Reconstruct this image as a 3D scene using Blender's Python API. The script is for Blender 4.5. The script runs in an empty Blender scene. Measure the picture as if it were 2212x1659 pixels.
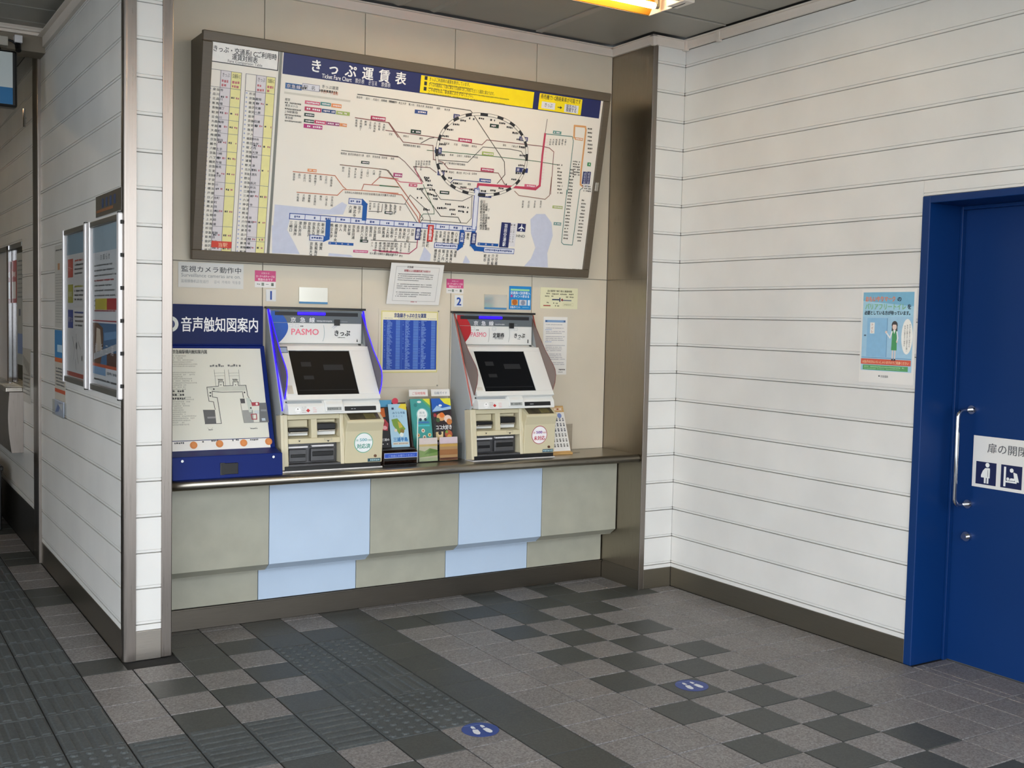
import bpy, math, random
from mathutils import Vector, Matrix
random.seed(7)
D = bpy.data
SC = bpy.context.scene
COL = SC.collection

# ------------------------------------------------------------------ camera
W, H, F = 2212, 1659, 2373.13
CAM = Vector((-3.05965, -4.72295, 1.47994))
R = Matrix(((0.8499032, -0.5265028, 0.0214323), (-0.0126408, -0.0610331, -0.9980557), (0.5267872, 0.8479798, -0.0585276)))
cd = D.cameras.new('camera'); cam = D.objects.new('camera', cd); COL.objects.link(cam)
cd.sensor_width = 36; cd.lens = F / W * 36; cd.clip_start = 0.05
cam.matrix_world = Matrix(((R[0][0], -R[1][0], -R[2][0], CAM.x), (R[0][1], -R[1][1], -R[2][1], CAM.y), (R[0][2], -R[1][2], -R[2][2], CAM.z), (0, 0, 0, 1)))
SC.camera = cam

# ------------------------------------------------------------------ world, light, exposure
wd = D.worlds.new('world'); SC.world = wd; wd.use_nodes = True
nt = wd.node_tree; nt.nodes.clear()
wo = nt.nodes.new('ShaderNodeOutputWorld'); bg = nt.nodes.new('ShaderNodeBackground')
tc = nt.nodes.new('ShaderNodeTexCoord'); sx = nt.nodes.new('ShaderNodeSeparateXYZ'); cr = nt.nodes.new('ShaderNodeValToRGB')
nt.links.new(tc.outputs['Generated'], sx.inputs[0]); nt.links.new(sx.outputs['Z'], cr.inputs[0])
cr.color_ramp.elements[0].position = 0.0; cr.color_ramp.elements[0].color = (0.93, 0.96, 1.0, 1)
cr.color_ramp.elements[1].position = 0.9; cr.color_ramp.elements[1].color = (0.74, 0.86, 1.0, 1)
nt.links.new(cr.outputs[0], bg.inputs[0]); nt.links.new(bg.outputs[0], wo.inputs[0])
bg.inputs[1].default_value = 2.25
SC.view_settings.view_transform = 'Standard'; SC.view_settings.look = 'None'
SC.view_settings.gamma = 1; SC.view_settings.use_curve_mapping = False
SC.view_settings.exposure = 1.14
SC.cycles.use_denoising = True
SC.cycles.max_bounces = 8; SC.cycles.diffuse_bounces = 5; SC.cycles.glossy_bounces = 4
SC.cycles.sample_clamp_indirect = 6

# ------------------------------------------------------------------ measures (metres); y = 0 is the front of the pillars, x runs along the counter wall
T = 0.2                      # floor tile
XR, XS, YW = 0.954, 0.7275, 0.365
XL0, XL1 = -2.025, -1.829    # left pillar
ZT = 0.752                   # counter top
ZC = 3.03                    # ceiling

# ------------------------------------------------------------------ materials
def lin(h):
    h = h.lstrip('#'); o = []
    for k in (0, 2, 4):
        c = int(h[k:k + 2], 16) / 255
        o.append(c / 12.92 if c <= 0.04045 else ((c + 0.055) / 1.055) ** 2.4)
    return (o[0], o[1], o[2], 1)
_m = {}
def mat(name, col, rough=0.5, metal=0.0, var=0.06, scale=6.0, bump=0.0, bscale=60.0, stretch=(1, 1, 1), emit=0.0, alpha=1.0, coat=0.0, rvar=0.0, spec=0.5):
    """plain procedural surface: base colour varied by noise, fine noise relief"""
    if name in _m: return _m[name]
    m = D.materials.new(name); m.use_nodes = True; n = m.node_tree; b = n.nodes['Principled BSDF']
    c = lin(col) if isinstance(col, str) else (*col, 1)
    b.inputs['Roughness'].default_value = rough; b.inputs['Metallic'].default_value = metal
    b.inputs['Coat Weight'].default_value = coat; b.inputs['Specular IOR Level'].default_value = spec
    g = n.nodes.new('ShaderNodeNewGeometry'); mp = n.nodes.new('ShaderNodeMapping'); mp.inputs['Scale'].default_value = stretch
    n.links.new(g.outputs['Position'], mp.inputs[0])
    nz = n.nodes.new('ShaderNodeTexNoise'); nz.inputs['Scale'].default_value = scale; nz.inputs['Detail'].default_value = 5
    n.links.new(mp.outputs[0], nz.inputs['Vector'])
    r = n.nodes.new('ShaderNodeValToRGB'); r.color_ramp.elements[0].position = 0.3; r.color_ramp.elements[1].position = 0.7
    r.color_ramp.elements[0].color = (c[0] * (1 - var), c[1] * (1 - var), c[2] * (1 - var), 1)
    r.color_ramp.elements[1].color = (min(1, c[0] * (1 + var)), min(1, c[1] * (1 + var)), min(1, c[2] * (1 + var)), 1)
    n.links.new(nz.outputs[0], r.inputs[0]); n.links.new(r.outputs[0], b.inputs['Base Color'])
    if rvar:
        q = n.nodes.new('ShaderNodeMapRange'); q.inputs[3].default_value = max(0.02, rough - rvar); q.inputs[4].default_value = rough + rvar
        n.links.new(nz.outputs[0], q.inputs[0]); n.links.new(q.outputs[0], b.inputs['Roughness'])
    if bump:
        nb = n.nodes.new('ShaderNodeTexNoise'); nb.inputs['Scale'].default_value = bscale; nb.inputs['Detail'].default_value = 3
        n.links.new(mp.outputs[0], nb.inputs['Vector'])
        bp = n.nodes.new('ShaderNodeBump'); bp.inputs['Strength'].default_value = bump; bp.inputs['Distance'].default_value = 0.002
        n.links.new(nb.outputs[0], bp.inputs['Height']); n.links.new(bp.outputs[0], b.inputs['Normal'])
    if emit:
        b.inputs['Emission Color'].default_value = c; b.inputs['Emission Strength'].default_value = emit
    if alpha < 1: b.inputs['Alpha'].default_value = alpha
    _m[name] = m; return m
def steel(name, col='#b4aea4', rough=0.28, st=(3, 3, 160)):
    return mat(name, col, rough, 1.0, var=0.05, scale=3, bump=0.04, bscale=8, stretch=st, rvar=0.07)
def ink(h, rough=0.45):
    return mat('ink ' + h, h, rough, var=0.03, scale=40)

def granite(name, c0, c1, c2, rough):
    m = D.materials.new(name); m.use_nodes = True; n = m.node_tree; b = n.nodes['Principled BSDF']
    g = n.nodes.new('ShaderNodeNewGeometry'); v = n.nodes.new('ShaderNodeTexVoronoi'); v.inputs['Scale'].default_value = 170
    n.links.new(g.outputs['Position'], v.inputs['Vector'])
    r = n.nodes.new('ShaderNodeValToRGB'); r.color_ramp.elements[0].color = lin(c0); r.color_ramp.elements[1].color = lin(c2)
    e = r.color_ramp.elements.new(0.5); e.color = lin(c1)
    sp = n.nodes.new('ShaderNodeSeparateColor'); n.links.new(v.outputs['Color'], sp.inputs[0]); n.links.new(sp.outputs[0], r.inputs[0])
    nz = n.nodes.new('ShaderNodeTexNoise'); nz.inputs['Scale'].default_value = 3.5; nz.inputs['Detail'].default_value = 6
    n.links.new(g.outputs['Position'], nz.inputs['Vector'])
    oi = n.nodes.new('ShaderNodeObjectInfo')
    mr = n.nodes.new('ShaderNodeMapRange'); mr.inputs[3].default_value = 0.8; mr.inputs[4].default_value = 1.14
    mr2 = n.nodes.new('ShaderNodeMapRange'); mr2.inputs[3].default_value = 0.93; mr2.inputs[4].default_value = 1.06
    n.links.new(nz.outputs[0], mr.inputs[0]); n.links.new(oi.outputs['Random'], mr2.inputs[0])
    mu = n.nodes.new('ShaderNodeMath'); mu.operation = 'MULTIPLY'; n.links.new(mr.outputs[0], mu.inputs[0]); n.links.new(mr2.outputs[0], mu.inputs[1])
    vm = n.nodes.new('ShaderNodeVectorMath'); vm.operation = 'SCALE'; n.links.new(r.outputs[0], vm.inputs[0]); n.links.new(mu.outputs[0], vm.inputs['Scale'])
    n.links.new(vm.outputs[0], b.inputs['Base Color'])
    b.inputs['Roughness'].default_value = rough; b.inputs['Specular IOR Level'].default_value = 0.4
    bp = n.nodes.new('ShaderNodeBump'); bp.inputs['Strength'].default_value = 0.12; bp.inputs['Distance'].default_value = 0.001
    n.links.new(sp.outputs[1], bp.inputs['Height']); n.links.new(bp.outputs[0], b.inputs['Normal'])
    return m
def clear(name, tint=(0.9, 0.9, 0.9), gloss=0.12, rough=0.03, mixc=0.0, body='#8c8078'):
    """thin acrylic or glass sheet: see-through with a gloss, optionally smoky (mixc of a diffuse body colour)"""
    m = D.materials.new(name); m.use_nodes = True; n = m.node_tree; n.nodes.remove(n.nodes['Principled BSDF'])
    o = n.nodes['Material Output']; t = n.nodes.new('ShaderNodeBsdfTransparent'); t.inputs[0].default_value = (*tint, 1)
    gl = n.nodes.new('ShaderNodeBsdfGlossy'); gl.inputs['Roughness'].default_value = rough
    lw = n.nodes.new('ShaderNodeLayerWeight'); lw.inputs[0].default_value = 0.5
    pw = n.nodes.new('ShaderNodeMath'); pw.operation = 'POWER'; pw.inputs[1].default_value = 5.0; n.links.new(lw.outputs['Facing'], pw.inputs[0])
    ad = n.nodes.new('ShaderNodeMath'); ad.operation = 'MULTIPLY_ADD'; ad.inputs[1].default_value = 0.18; ad.inputs[2].default_value = gloss * 0.2; ad.use_clamp = True
    n.links.new(pw.outputs[0], ad.inputs[0])
    mx = n.nodes.new('ShaderNodeMixShader'); n.links.new(ad.outputs[0], mx.inputs[0])
    if mixc:
        df = n.nodes.new('ShaderNodeBsdfDiffuse'); df.inputs[0].default_value = lin(body)
        m2 = n.nodes.new('ShaderNodeMixShader'); m2.inputs[0].default_value = mixc
        n.links.new(t.outputs[0], m2.inputs[1]); n.links.new(df.outputs[0], m2.inputs[2]); n.links.new(m2.outputs[0], mx.inputs[1])
    else: n.links.new(t.outputs[0], mx.inputs[1])
    n.links.new(gl.outputs[0], mx.inputs[2]); n.links.new(mx.outputs[0], o.inputs[0])
    return m

SIDING = mat('white painted siding', '#e0dfdb', 0.42, var=0.05, scale=3, bump=0.03, bscale=25, rvar=0.06)
GROOVE = mat('siding groove', '#8a8782', 0.6)
CREAM = mat('cream wall panel', '#d6cdba', 0.45, var=0.03, scale=5, bump=0.03, bscale=30)
CREAMLOW = mat('cream lower panel', '#cdc4ae', 0.45, var=0.03, scale=5, bump=0.03, bscale=30)
STEEL = steel('stainless sheet'); STEELV = steel('stainless sheet vertical grain', '#a39a8c', 0.3, (160, 160, 3))
STEELTRIM = steel('stainless trim', '#978f88', 0.3, (90, 90, 2))
STEELDARK = steel('stainless kick plate', '#8f897d', 0.38, (3, 3, 120))
CHROME = mat('chrome', '#d8d8da', 0.08, 1.0, var=0.01)
CORNICE = mat('painted aluminium cornice', '#e4dacf', 0.4, var=0.03)
CEIL = mat('grey ceiling sheet', '#9d9a91', 0.4, var=0.04, scale=3)
CEILJ = mat('ceiling joint', '#5a5752', 0.6)
CEILSTRIP = mat('ceiling joint strip', '#aaa59c', 0.4)
DOORBLUE = mat('blue painted steel', '#023069', 0.42, var=0.04, scale=2, spec=0.35)
GREYPANEL = mat('grey beige counter panel', '#a9a898', 0.42, var=0.07, scale=9, bump=0.03)
LTBLUE = mat('pale blue counter panel', '#bed1e6', 0.4, var=0.02, scale=6)
GROUT = mat('grout', '#201f1e', 0.9, var=0.12, scale=30)
TLIGHT = granite('light granite tile', '#6c6868', '#7d7978', '#92908e', 0.5)
TDARK = granite('dark grey tile', '#3e403e', '#444643', '#4b4d4a', 0.45)
TTACT = granite('tactile paving tile', '#444849', '#4b5051', '#535859', 0.5)
BROWN = mat('brown board frame', '#5e5344', 0.4, var=0.06, scale=5, stretch=(2, 40, 40))
BEIGE = mat('beige plastic', '#cfc6a6', 0.4, var=0.02)
BEIGE2 = mat('beige moulding', '#d6cdb0', 0.35, var=0.02)
PALE = mat('pale grey plastic', '#e2e3e0', 0.35, var=0.015)
CASING = mat('grey machine casing', '#a9aeb0', 0.38, var=0.03)
BLACK = mat('black plastic', '#0b0b0d', 0.3, var=0.05)
DARKGREY = mat('dark grey plastic', '#3a3a39', 0.4, var=0.05)
TRAY = mat('steel tray', '#5b5b5d', 0.4, 0.6, var=0.1, scale=20)
SCREEN = mat('dark screen glass', '#0d0f13', 0.35, var=0.02, spec=0.1)
GUIDEBLUE = mat('blue guide cabinet', '#03206a', 0.5, var=0.03, spec=0.2)
GUIDENAVY = mat('navy guide header', '#051a52', 0.5, var=0.03, spec=0.25)
PAPER = mat('white paper', '#e8e6e1', 0.6, var=0.015)
ALU = mat('white anodised aluminium', '#e9e7e8', 0.28, 0.25, var=0.02)
ALUGREY = mat('grey aluminium', '#77766f', 0.35, 0.6, var=0.04)
RUBBER = mat('dark rubber', '#232321', 0.6)
ORANGEBTN = mat('orange button', '#d98a4c', 0.35)
MIRROR = mat('mirror plate', '#d9d6cc', 0.07, 1.0, var=0.01)
GLASS = clear('clear glass'); ACRYL = clear('clear acrylic', (0.93, 0.94, 0.94), 0.2)
WINGB = clear('smoky acrylic with blue tint', (0.6, 0.58, 0.62), 0.25, 0.2, 0.78, '#77727c')
WINGR = clear('smoky acrylic with red tint', (0.66, 0.6, 0.58), 0.25, 0.2, 0.76, '#93837c')
LEDBLUE = mat('lit blue strip', '#1600ff', 0.4, emit=2.2, var=0.0)
EDGEBLUE = mat('lit blue acrylic edge', '#2a12ff', 0.4, emit=0.9, var=0.0)
EDGERED = mat('red acrylic edge', '#7a3430', 0.4, var=0.0)
REDPLATE = mat('red plastic', '#b01822', 0.3); BLUEPLATE = mat('blue plastic', '#0b57b4', 0.3)
TUBE = mat('lit fluorescent tube', '#ffe9bd', 0.5, emit=14.0, var=0.0)
AMBER = D.materials.new('amber lamp screen'); AMBER.use_nodes = True; _n = AMBER.node_tree; _n.nodes.remove(_n.nodes['Principled BSDF'])
_a = _n.nodes.new('ShaderNodeBsdfDiffuse'); _b = _n.nodes.new('ShaderNodeBsdfTranslucent'); _x = _n.nodes.new('ShaderNodeMixShader'); _x.inputs[0].default_value = 0.55
for _q in (_a, _b): _q.inputs[0].default_value = lin('#f0b040')
_n.links.new(_a.outputs[0], _x.inputs[1]); _n.links.new(_b.outputs[0], _x.inputs[2]); _n.links.new(_x.outputs[0], _n.nodes['Material Output'].inputs[0])

# ------------------------------------------------------------------ mesh building
class MB:
    def __init__(s): s.v = []; s.f = []; s.mi = []; s.k = 0
    def add(s, vs, fs):
        b = len(s.v); s.v += [tuple(p) for p in vs]
        for f in fs: s.f.append([b + k for k in f]); s.mi.append(s.k)
        return s
    def slot(s, k): s.k = k; return s
    def box(s, a, b):
        x0, y0, z0 = a; x1, y1, z1 = b
        x0, x1 = min(x0, x1), max(x0, x1); y0, y1 = min(y0, y1), max(y0, y1); z0, z1 = min(z0, z1), max(z0, z1)
        return s.add([(x0, y0, z0), (x1, y0, z0), (x1, y1, z0), (x0, y1, z0), (x0, y0, z1), (x1, y0, z1), (x1, y1, z1), (x0, y1, z1)],
                     [(0, 3, 2, 1), (4, 5, 6, 7), (0, 1, 5, 4), (1, 2, 6, 5), (2, 3, 7, 6), (3, 0, 4, 7)])
    def prism(s, poly, axis, a, b):
        """polygon (2-D) swept along an axis: axis 0 -> (y,z) polygon, 1 -> (x,z), 2 -> (x,y)"""
        n = len(poly)
        def P(p, t): return (t, p[0], p[1]) if axis == 0 else ((p[0], t, p[1]) if axis == 1 else (p[0], p[1], t))
        vs = [P(p, a) for p in poly] + [P(p, b) for p in poly]
        ar = sum(poly[k][0] * poly[(k + 1) % n][1] - poly[(k + 1) % n][0] * poly[k][1] for k in range(n))
        flip = (ar > 0) != (axis == 1)
        if b < a: flip = not flip
        fs = [list(range(n))[::-1], list(range(n, 2 * n))] + [(k, (k + 1) % n, n + (k + 1) % n, n + k) for k in range(n)]
        if not flip: fs = [list(f)[::-1] for f in fs]
        return s.add(vs, fs)
    def cyl(s, a, b, r, n=14, r2=None):
        a, b = Vector(a), Vector(b); d = (b - a).normalized(); u = d.orthogonal().normalized(); w = d.cross(u); r2 = r if r2 is None else r2
        vs = [a + (u * math.cos(t) + w * math.sin(t)) * r for t in [2 * math.pi * k / n for k in range(n)]] + [b + (u * math.cos(t) + w * math.sin(t)) * r2 for t in [2 * math.pi * k / n for k in range(n)]]
        return s.add(vs, [list(range(n))[::-1], list(range(n, 2 * n))] + [(k, (k + 1) % n, n + (k + 1) % n, n + k) for k in range(n)])
    def tube(s, pts, r, n=10):
        pts = [Vector(p) for p in pts]; rings = []; up = None; vs = []
        for k, p in enumerate(pts):
            d = ((pts[min(k + 1, len(pts) - 1)] - pts[max(k - 1, 0)])).normalized()
            u = d.orthogonal().normalized() if up is None else (up - d * up.dot(d)).normalized()
            up = u; w = d.cross(u)
            vs += [p + (u * math.cos(2 * math.pi * j / n) + w * math.sin(2 * math.pi * j / n)) * r for j in range(n)]
        fs = []
        for k in range(len(pts) - 1):
            for j in range(n): fs.append((k * n + j, k * n + (j + 1) % n, (k + 1) * n + (j + 1) % n, (k + 1) * n + j))
        fs += [list(range(n))[::-1], [(len(pts) - 1) * n + j for j in range(n)]]
        return s.add(vs, fs)
ORG = {}
def obj(name, mb, m, parent=None, bevel=0.0, seg=2, smooth=False):
    """link one mesh object; a child's vertices are stored relative to its thing's base point"""
    o0 = ORG.get(parent.name, Vector()) if parent else Vector()
    me = D.meshes.new(name); me.from_pydata([(p[0] - o0[0], p[1] - o0[1], p[2] - o0[2]) for p in mb.v], [], mb.f)
    for q in (m if isinstance(m, (list, tuple)) else [m]): me.materials.append(q)
    if isinstance(m, (list, tuple)): me.polygons.foreach_set('material_index', mb.mi)
    if smooth: me.polygons.foreach_set('use_smooth', [True] * len(me.polygons))
    me.update()
    o = D.objects.new(name, me); COL.objects.link(o)
    if parent: o.parent = parent; ORG[o.name] = o0
    if bevel:
        bv = o.modifiers.new('bevel', 'BEVEL'); bv.width = bevel; bv.segments = seg; bv.limit_method = 'ANGLE'
    return o
def tag(o, label, cat, group=None):
    o['label'] = label; o['category'] = cat
    if group: o['group'] = group
    return o
def thing(name, loc, label, cat, group=None):
    o = D.objects.new(name, None); COL.objects.link(o); o.location = loc; o.empty_display_size = 0.05
    ORG[o.name] = Vector(loc); return tag(o, label, cat, group)
def struct(o): o['kind'] = 'structure'; return o
def box(a, b): return MB().box(a, b)

# ------------------------------------------------------------------ print on a flat sheet
def ray(px, py): return (R.transposed() @ Vector(((px - W / 2) / F, (py - H / 2) / F, 1.0)))
_tm = {}
def glyph(s, bold=0.0):
    k = (s, bold)
    if k not in _tm:
        c = D.curves.new('t', 'FONT'); c.body = s; c.size = 1; c.resolution_u = 2
        o = D.objects.new('t', c); COL.objects.link(o); me = D.meshes.new_from_object(o)
        vs = [(v.co.x, v.co.y) for v in me.vertices]; fs = [tuple(p.vertices) for p in me.polygons]
        _tm[k] = (vs, [([(x + dx, y + dy) for x, y in vs], fs) for dx, dy in (((0, 0),) if not bold else ((-bold, -bold * .6), (bold, -bold * .6), (-bold, bold * .6), (bold, bold * .6)))])
        D.objects.remove(o); D.curves.remove(c); D.meshes.remove(me)
    return _tm[k]
def cjk(ch): return ord(ch) > 0x2e00
class Print:
    """flat print on one sheet: colour areas, lines and letters, each layer a hair in front of the last"""
    def __init__(s, O, U, V):
        s.O, s.U, s.V = Vector(O), Vector(U).normalized(), Vector(V).normalized(); s.N = s.U.cross(s.V); s.mb = MB(); s.cols = []; s.L = 0.0004; s.n = 0
    def px(s, p):
        d = ray(*p); t = s.N.dot(s.O - CAM) / s.N.dot(d); q = CAM + d * t - s.O; return (q.dot(s.U), q.dot(s.V))
    def hh(s, l): s.n += 1; return s.L * l + (s.n % 55) * 6e-6      # never two pieces of print in exactly one plane
    def P3(s, u, v, h): return s.O + s.U * u + s.V * v + s.N * h
    def c(s, col):
        if col not in s.cols: s.cols.append(col)
        s.mb.k = s.cols.index(col)
    def poly(s, pts, col, l=1):
        a = sum(pts[k][0] * pts[(k + 1) % len(pts)][1] - pts[(k + 1) % len(pts)][0] * pts[k][1] for k in range(len(pts)))
        if a < 0: pts = pts[::-1]
        s.c(col); h = s.hh(l); s.mb.add([s.P3(u, v, h) for u, v in pts], [list(range(len(pts)))]); return s
    def rect(s, u0, v0, u1, v1, col, l=1): return s.poly([(u0, v0), (u1, v0), (u1, v1), (u0, v1)], col, l)
    def frame(s, u0, v0, u1, v1, w, col, l=2):
        for a in ((u0, v0, u1, v0 + w), (u0, v1 - w, u1, v1), (u0, v0, u0 + w, v1), (u1 - w, v0, u1, v1)): s.rect(*a, col, l)
    def disc(s, u, v, r, col, l=1, n=28, ry=None):
        ry = ry or r; return s.poly([(u + r * math.cos(2 * math.pi * k / n), v + ry * math.sin(2 * math.pi * k / n)) for k in range(n)], col, l)
    def line(s, pts, w, col, l=2):
        for a, b in zip(pts, pts[1:]):
            d = Vector((b[0] - a[0], b[1] - a[1])); L = d.length
            if L < 1e-6: continue
            d /= L; n = Vector((-d.y, d.x)) * w / 2; e = d * w * 0.35
            s.poly([(a[0] - e.x - n.x, a[1] - e.y - n.y), (b[0] + e.x - n.x, b[1] + e.y - n.y), (b[0] + e.x + n.x, b[1] + e.y + n.y), (a[0] - e.x + n.x, a[1] - e.y + n.y)], col, l)
    def glyphs(s, g, u, v, sx, sy, col, l):
        s.c(col)
        for vs, fs in g[1]: h = s.hh(l); s.mb.add([s.P3(u + x * sx, v + y * sy, h) for x, y in vs], fs)
    def text(s, t, u0, v, u1, col, l=3, h=None, bold=0.0):
        """one line of letters from u0 to u1 on baseline v; h = letter size"""
        if any(cjk(ch) for ch in t):
            adv = sum(1.0 if cjk(ch) else 0.56 for ch in t); e = (u1 - u0) / adv; h = h or e; x = u0
            for ch in t:
                if ch not in ' \u3000': s.glyphs(glyph(ch, bold), x, v, min(e, h * 1.15), h, col, l)
                x += e * (1.0 if cjk(ch) else 0.56)
        else:
            g = glyph(t, bold); w = max(p[0] for p in g[0]); e = (u1 - u0) / w; s.glyphs(g, u0, v, e, h or e, col, l)
    def ptext(s, t, a, b, col, l=3, h=None, bold=0.0):
        """the same between two points of the photograph"""
        a, b = s.px(a), s.px(b); s.text(t, a[0], a[1], b[0], col, l, h, bold)
    def vtext(s, t, u, v0, v1, col, l=3, bold=0.0, w=None):
        e = (v0 - v1) / len(t); w = w or e
        for k, ch in enumerate(t): s.glyphs(glyph(ch, bold), u - w / 2, v0 - e * (k + 0.88), w, e, col, l)
    def scrib(s, u0, v0, u1, v1, col, l=3, gap=0.25):
        """a line of print too small to read: little strokes"""
        u = u0; h = abs(v1 - v0)
        while u < u1 - h * 0.3:
            w = h * random.uniform(0.5, 0.95)
            if random.random() > 0.08:
                s.rect(u, v0 + h * random.uniform(0, 0.25), min(u1, u + w), v1 - h * random.uniform(0, 0.2), col, l)
            u += w + h * gap
    def pq(s, pts, col, l=1): return s.poly([s.px(p) for p in pts], col, l)
    def pl(s, pts, w, col, l=2): return s.line([s.px(p) for p in pts], w, col, l)
    def prect(s, a, b, col, l=1):
        a, b = s.px(a), s.px(b); return s.rect(min(a[0], b[0]), min(a[1], b[1]), max(a[0], b[0]), max(a[1], b[1]), col, l)
    def build(s, name, parent, rough=0.45): return obj(name, s.mb, [ink(c, rough) for c in s.cols], parent)
XV, YV, ZV = Vector((1, 0, 0)), Vector((0, 1, 0)), Vector((0, 0, 1))

# ================================================================== FLOOR
def tile_mesh(w, h, m, b=0.0018):
    mb = MB(); a, c = w / 2, h / 2; zb, z0, z1 = -0.012, -0.0025, 0.0
    def ring(i, z): return [(-a + i, -c + i, z), (a - i, -c + i, z), (a - i, c - i, z), (-a + i, c - i, z)]
    vs = ring(0, zb) + ring(0, z0) + ring(b, z1); fs = [(8, 9, 10, 11)]
    for L in (0, 4): fs += [(L + k, L + (k + 1) % 4, L + 4 + (k + 1) % 4, L + 4 + k) for k in range(4)]
    me = D.meshes.new('tile'); me.from_pydata(vs, [], fs); me.materials.append(m); return me
def tact_mesh(w, h, kind):
    me = tile_mesh(w, h, TTACT); mb = MB(); mb.v = [tuple(v.co) for v in me.vertices]; mb.f = [list(p.vertices) for p in me.polygons]; mb.mi = [0] * len(mb.f)
    D.meshes.remove(me); p = T / 4
    if kind == 'dots':
        for a in range(4):
            for b in range(4):
                cx, cy = (a - 1.5) * p, (b - 1.5) * p; n = 8
                vs = [(cx + r * math.cos(t), cy + r * math.sin(t), z) for r, z in ((0.0155, 0), (0.0105, 0.005)) for t in [2 * math.pi * k / n for k in range(n)]]
                mb.add(vs, [list(range(n, 2 * n))] + [(k, (k + 1) % n, n + (k + 1) % n, n + k) for k in range(n)])
    else:
        for a in range(4):
            c = (a - 1.5) * p; L = T / 2 - 0.012; w0, w1, z = 0.0165, 0.011, 0.0038
            q = [(-L, c - w0, 0), (L, c - w0, 0), (L, c + w0, 0), (-L, c + w0, 0), (-L + .006, c - w1, z), (L - .006, c - w1, z), (L - .006, c + w1, z), (-L + .006, c + w1, z)]
            if kind == 'bars_y': q = [(y, x, zz) for x, y, zz in q]
            mb.add(q, [(4, 5, 6, 7), (0, 1, 5, 4), (1, 2, 6, 5), (2, 3, 7, 6), (3, 0, 4, 7)])
    m2 = D.meshes.new('tactile'); m2.from_pydata(mb.v, [], mb.f); m2.materials.append(TTACT); return m2
floor = struct(obj('floor', box((-6.6, -5.6, -0.03), (1.25, 5.3, -0.004)), GROUT))
rnd = random.Random(3)
tiles = []   # x0,y0,x1,y1,kind
Y0 = -0.69306
def yr(j): return j * T + Y0
def yl(j): return (j - 0.07) * T + Y0
def xl(i): return (i - 0.06) * T
for i in range(-5, 5):
    for j in range(-14, 6):
        x0, x1 = i * T, (i + 1) * T; y0, y1 = yr(j), yr(j + 1)
        if i == -5: x0 = xl(-5)
        if i == -5: k = 'd' if j <= 3 or j % 2 == 0 else 'd'
        elif j >= 4: k = 'd' if i in (-1, 1) else 'l'
        elif j == 3: k = 'd' if i <= 3 else 'l'
        elif i <= -3 or i >= 2: k = 'l'
        else: k = 'd' if (i + j) % 2 else 'l'
        y1 = min(y1, YW - 0.012)
        if y1 - y0 < 0.02: continue
        if i >= 3 and y0 >= -0.02: 
            if i >= 4: continue
        tiles.append((x0, y0, min(x1, XR - 0.004), y1, k))
for i in (4, 5):
    for j in range(-10, -4):
        y0, y1 = max(yr(j), -2.56), min(yr(j + 1), -1.64)
        if y1 - y0 > 0.03: tiles.append((max(i * T, XR - 0.002), y0, min((i + 1) * T, 1.178), y1, 'l'))
for i in range(-10, -5):
    for j in range(-14, 6):
        x0, x1 = xl(i), xl(i + 1); y0, y1 = yl(j), min(yl(j + 1), YW - 0.012)
        if y1 - y0 < 0.02: continue
        if i <= -8 and -3 <= j <= -2: k = 'bars_x'
        elif i in (-7, -6) and -3 <= j <= 2: k = 'bars_y' if j in (-1, 0) else 'dots'
        elif j >= 4: k = 'l' if i in (-8, -6) else 'd'
        elif j >= 3 or (i == -9 and j >= 2): k = 'd'
        elif i == -6: k = 'l'
        else: k = 'l' if (i + j) % 2 == 0 else 'd'
        if i == -10 and j >= 3: continue
        tiles.append((x0, y0, x1, y1, k))
for j in range(-14, 29):
    y0, y1 = yl(j), yl(j + 1)
    for i in (-16, -15, -14, -13, -12, -11):
        x0, x1 = xl(i), min(xl(i + 1), XL0 - 0.004) if j >= 3 else xl(i + 1)
        if i == -11:
            k = 'bars_x' if -3 <= j <= -2 else ('d' if j in (3, 9, 10, 14, 15, 19, 20) else 'l')
        elif i >= -13: k = 'dots' if -3 <= j <= -2 else 'bars_y'
        else: k = 'd'
        tiles.append((x0, y0, x1, y1, k))
def proj(p):
    q = R @ (Vector(p) - CAM); return (W / 2 + F * q.x / q.z, H / 2 + F * q.y / q.z) if q.z > 0.1 else (-9e3, -9e3)
def shown(t):
    q = [proj((x, y, 0)) for x, y in ((t[0], t[1]), (t[2], t[1]), (t[2], t[3]), (t[0], t[3]))]
    if not any(-30 < a < W + 30 and -30 < b < H + 30 for a, b in q): return 0
    return abs(sum(q[k][0] * q[(k + 1) % 4][1] - q[(k + 1) % 4][0] * q[k][1] for k in range(4)) / 2)
tiles = [(shown(t), t) for t in tiles]
plain = sorted([t for t in tiles if t[1][4] in 'ld'], key=lambda a: -a[0]); tact = sorted([t for t in tiles if t[1][4] not in 'ld'], key=lambda a: -a[0])
meshes = {}
def put(name, t, parent):
    w, h = round(t[2] - t[0] - 0.0045, 4), round(t[3] - t[1] - 0.0045, 4); k = (w, h, t[4])
    if k not in meshes: meshes[k] = tile_mesh(w, h, TLIGHT if t[4] == 'l' else TDARK) if t[4] in 'ld' else tact_mesh(w, h, t[4])
    o = D.objects.new(name, meshes[k]); COL.objects.link(o); o.parent = parent
    o.location = ((t[0] + t[2]) / 2, (t[1] + t[3]) / 2, rnd.uniform(-0.0006, 0)); o.rotation_euler = (rnd.uniform(-.0012, .0012), rnd.uniform(-.0012, .0012), 0)
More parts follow.
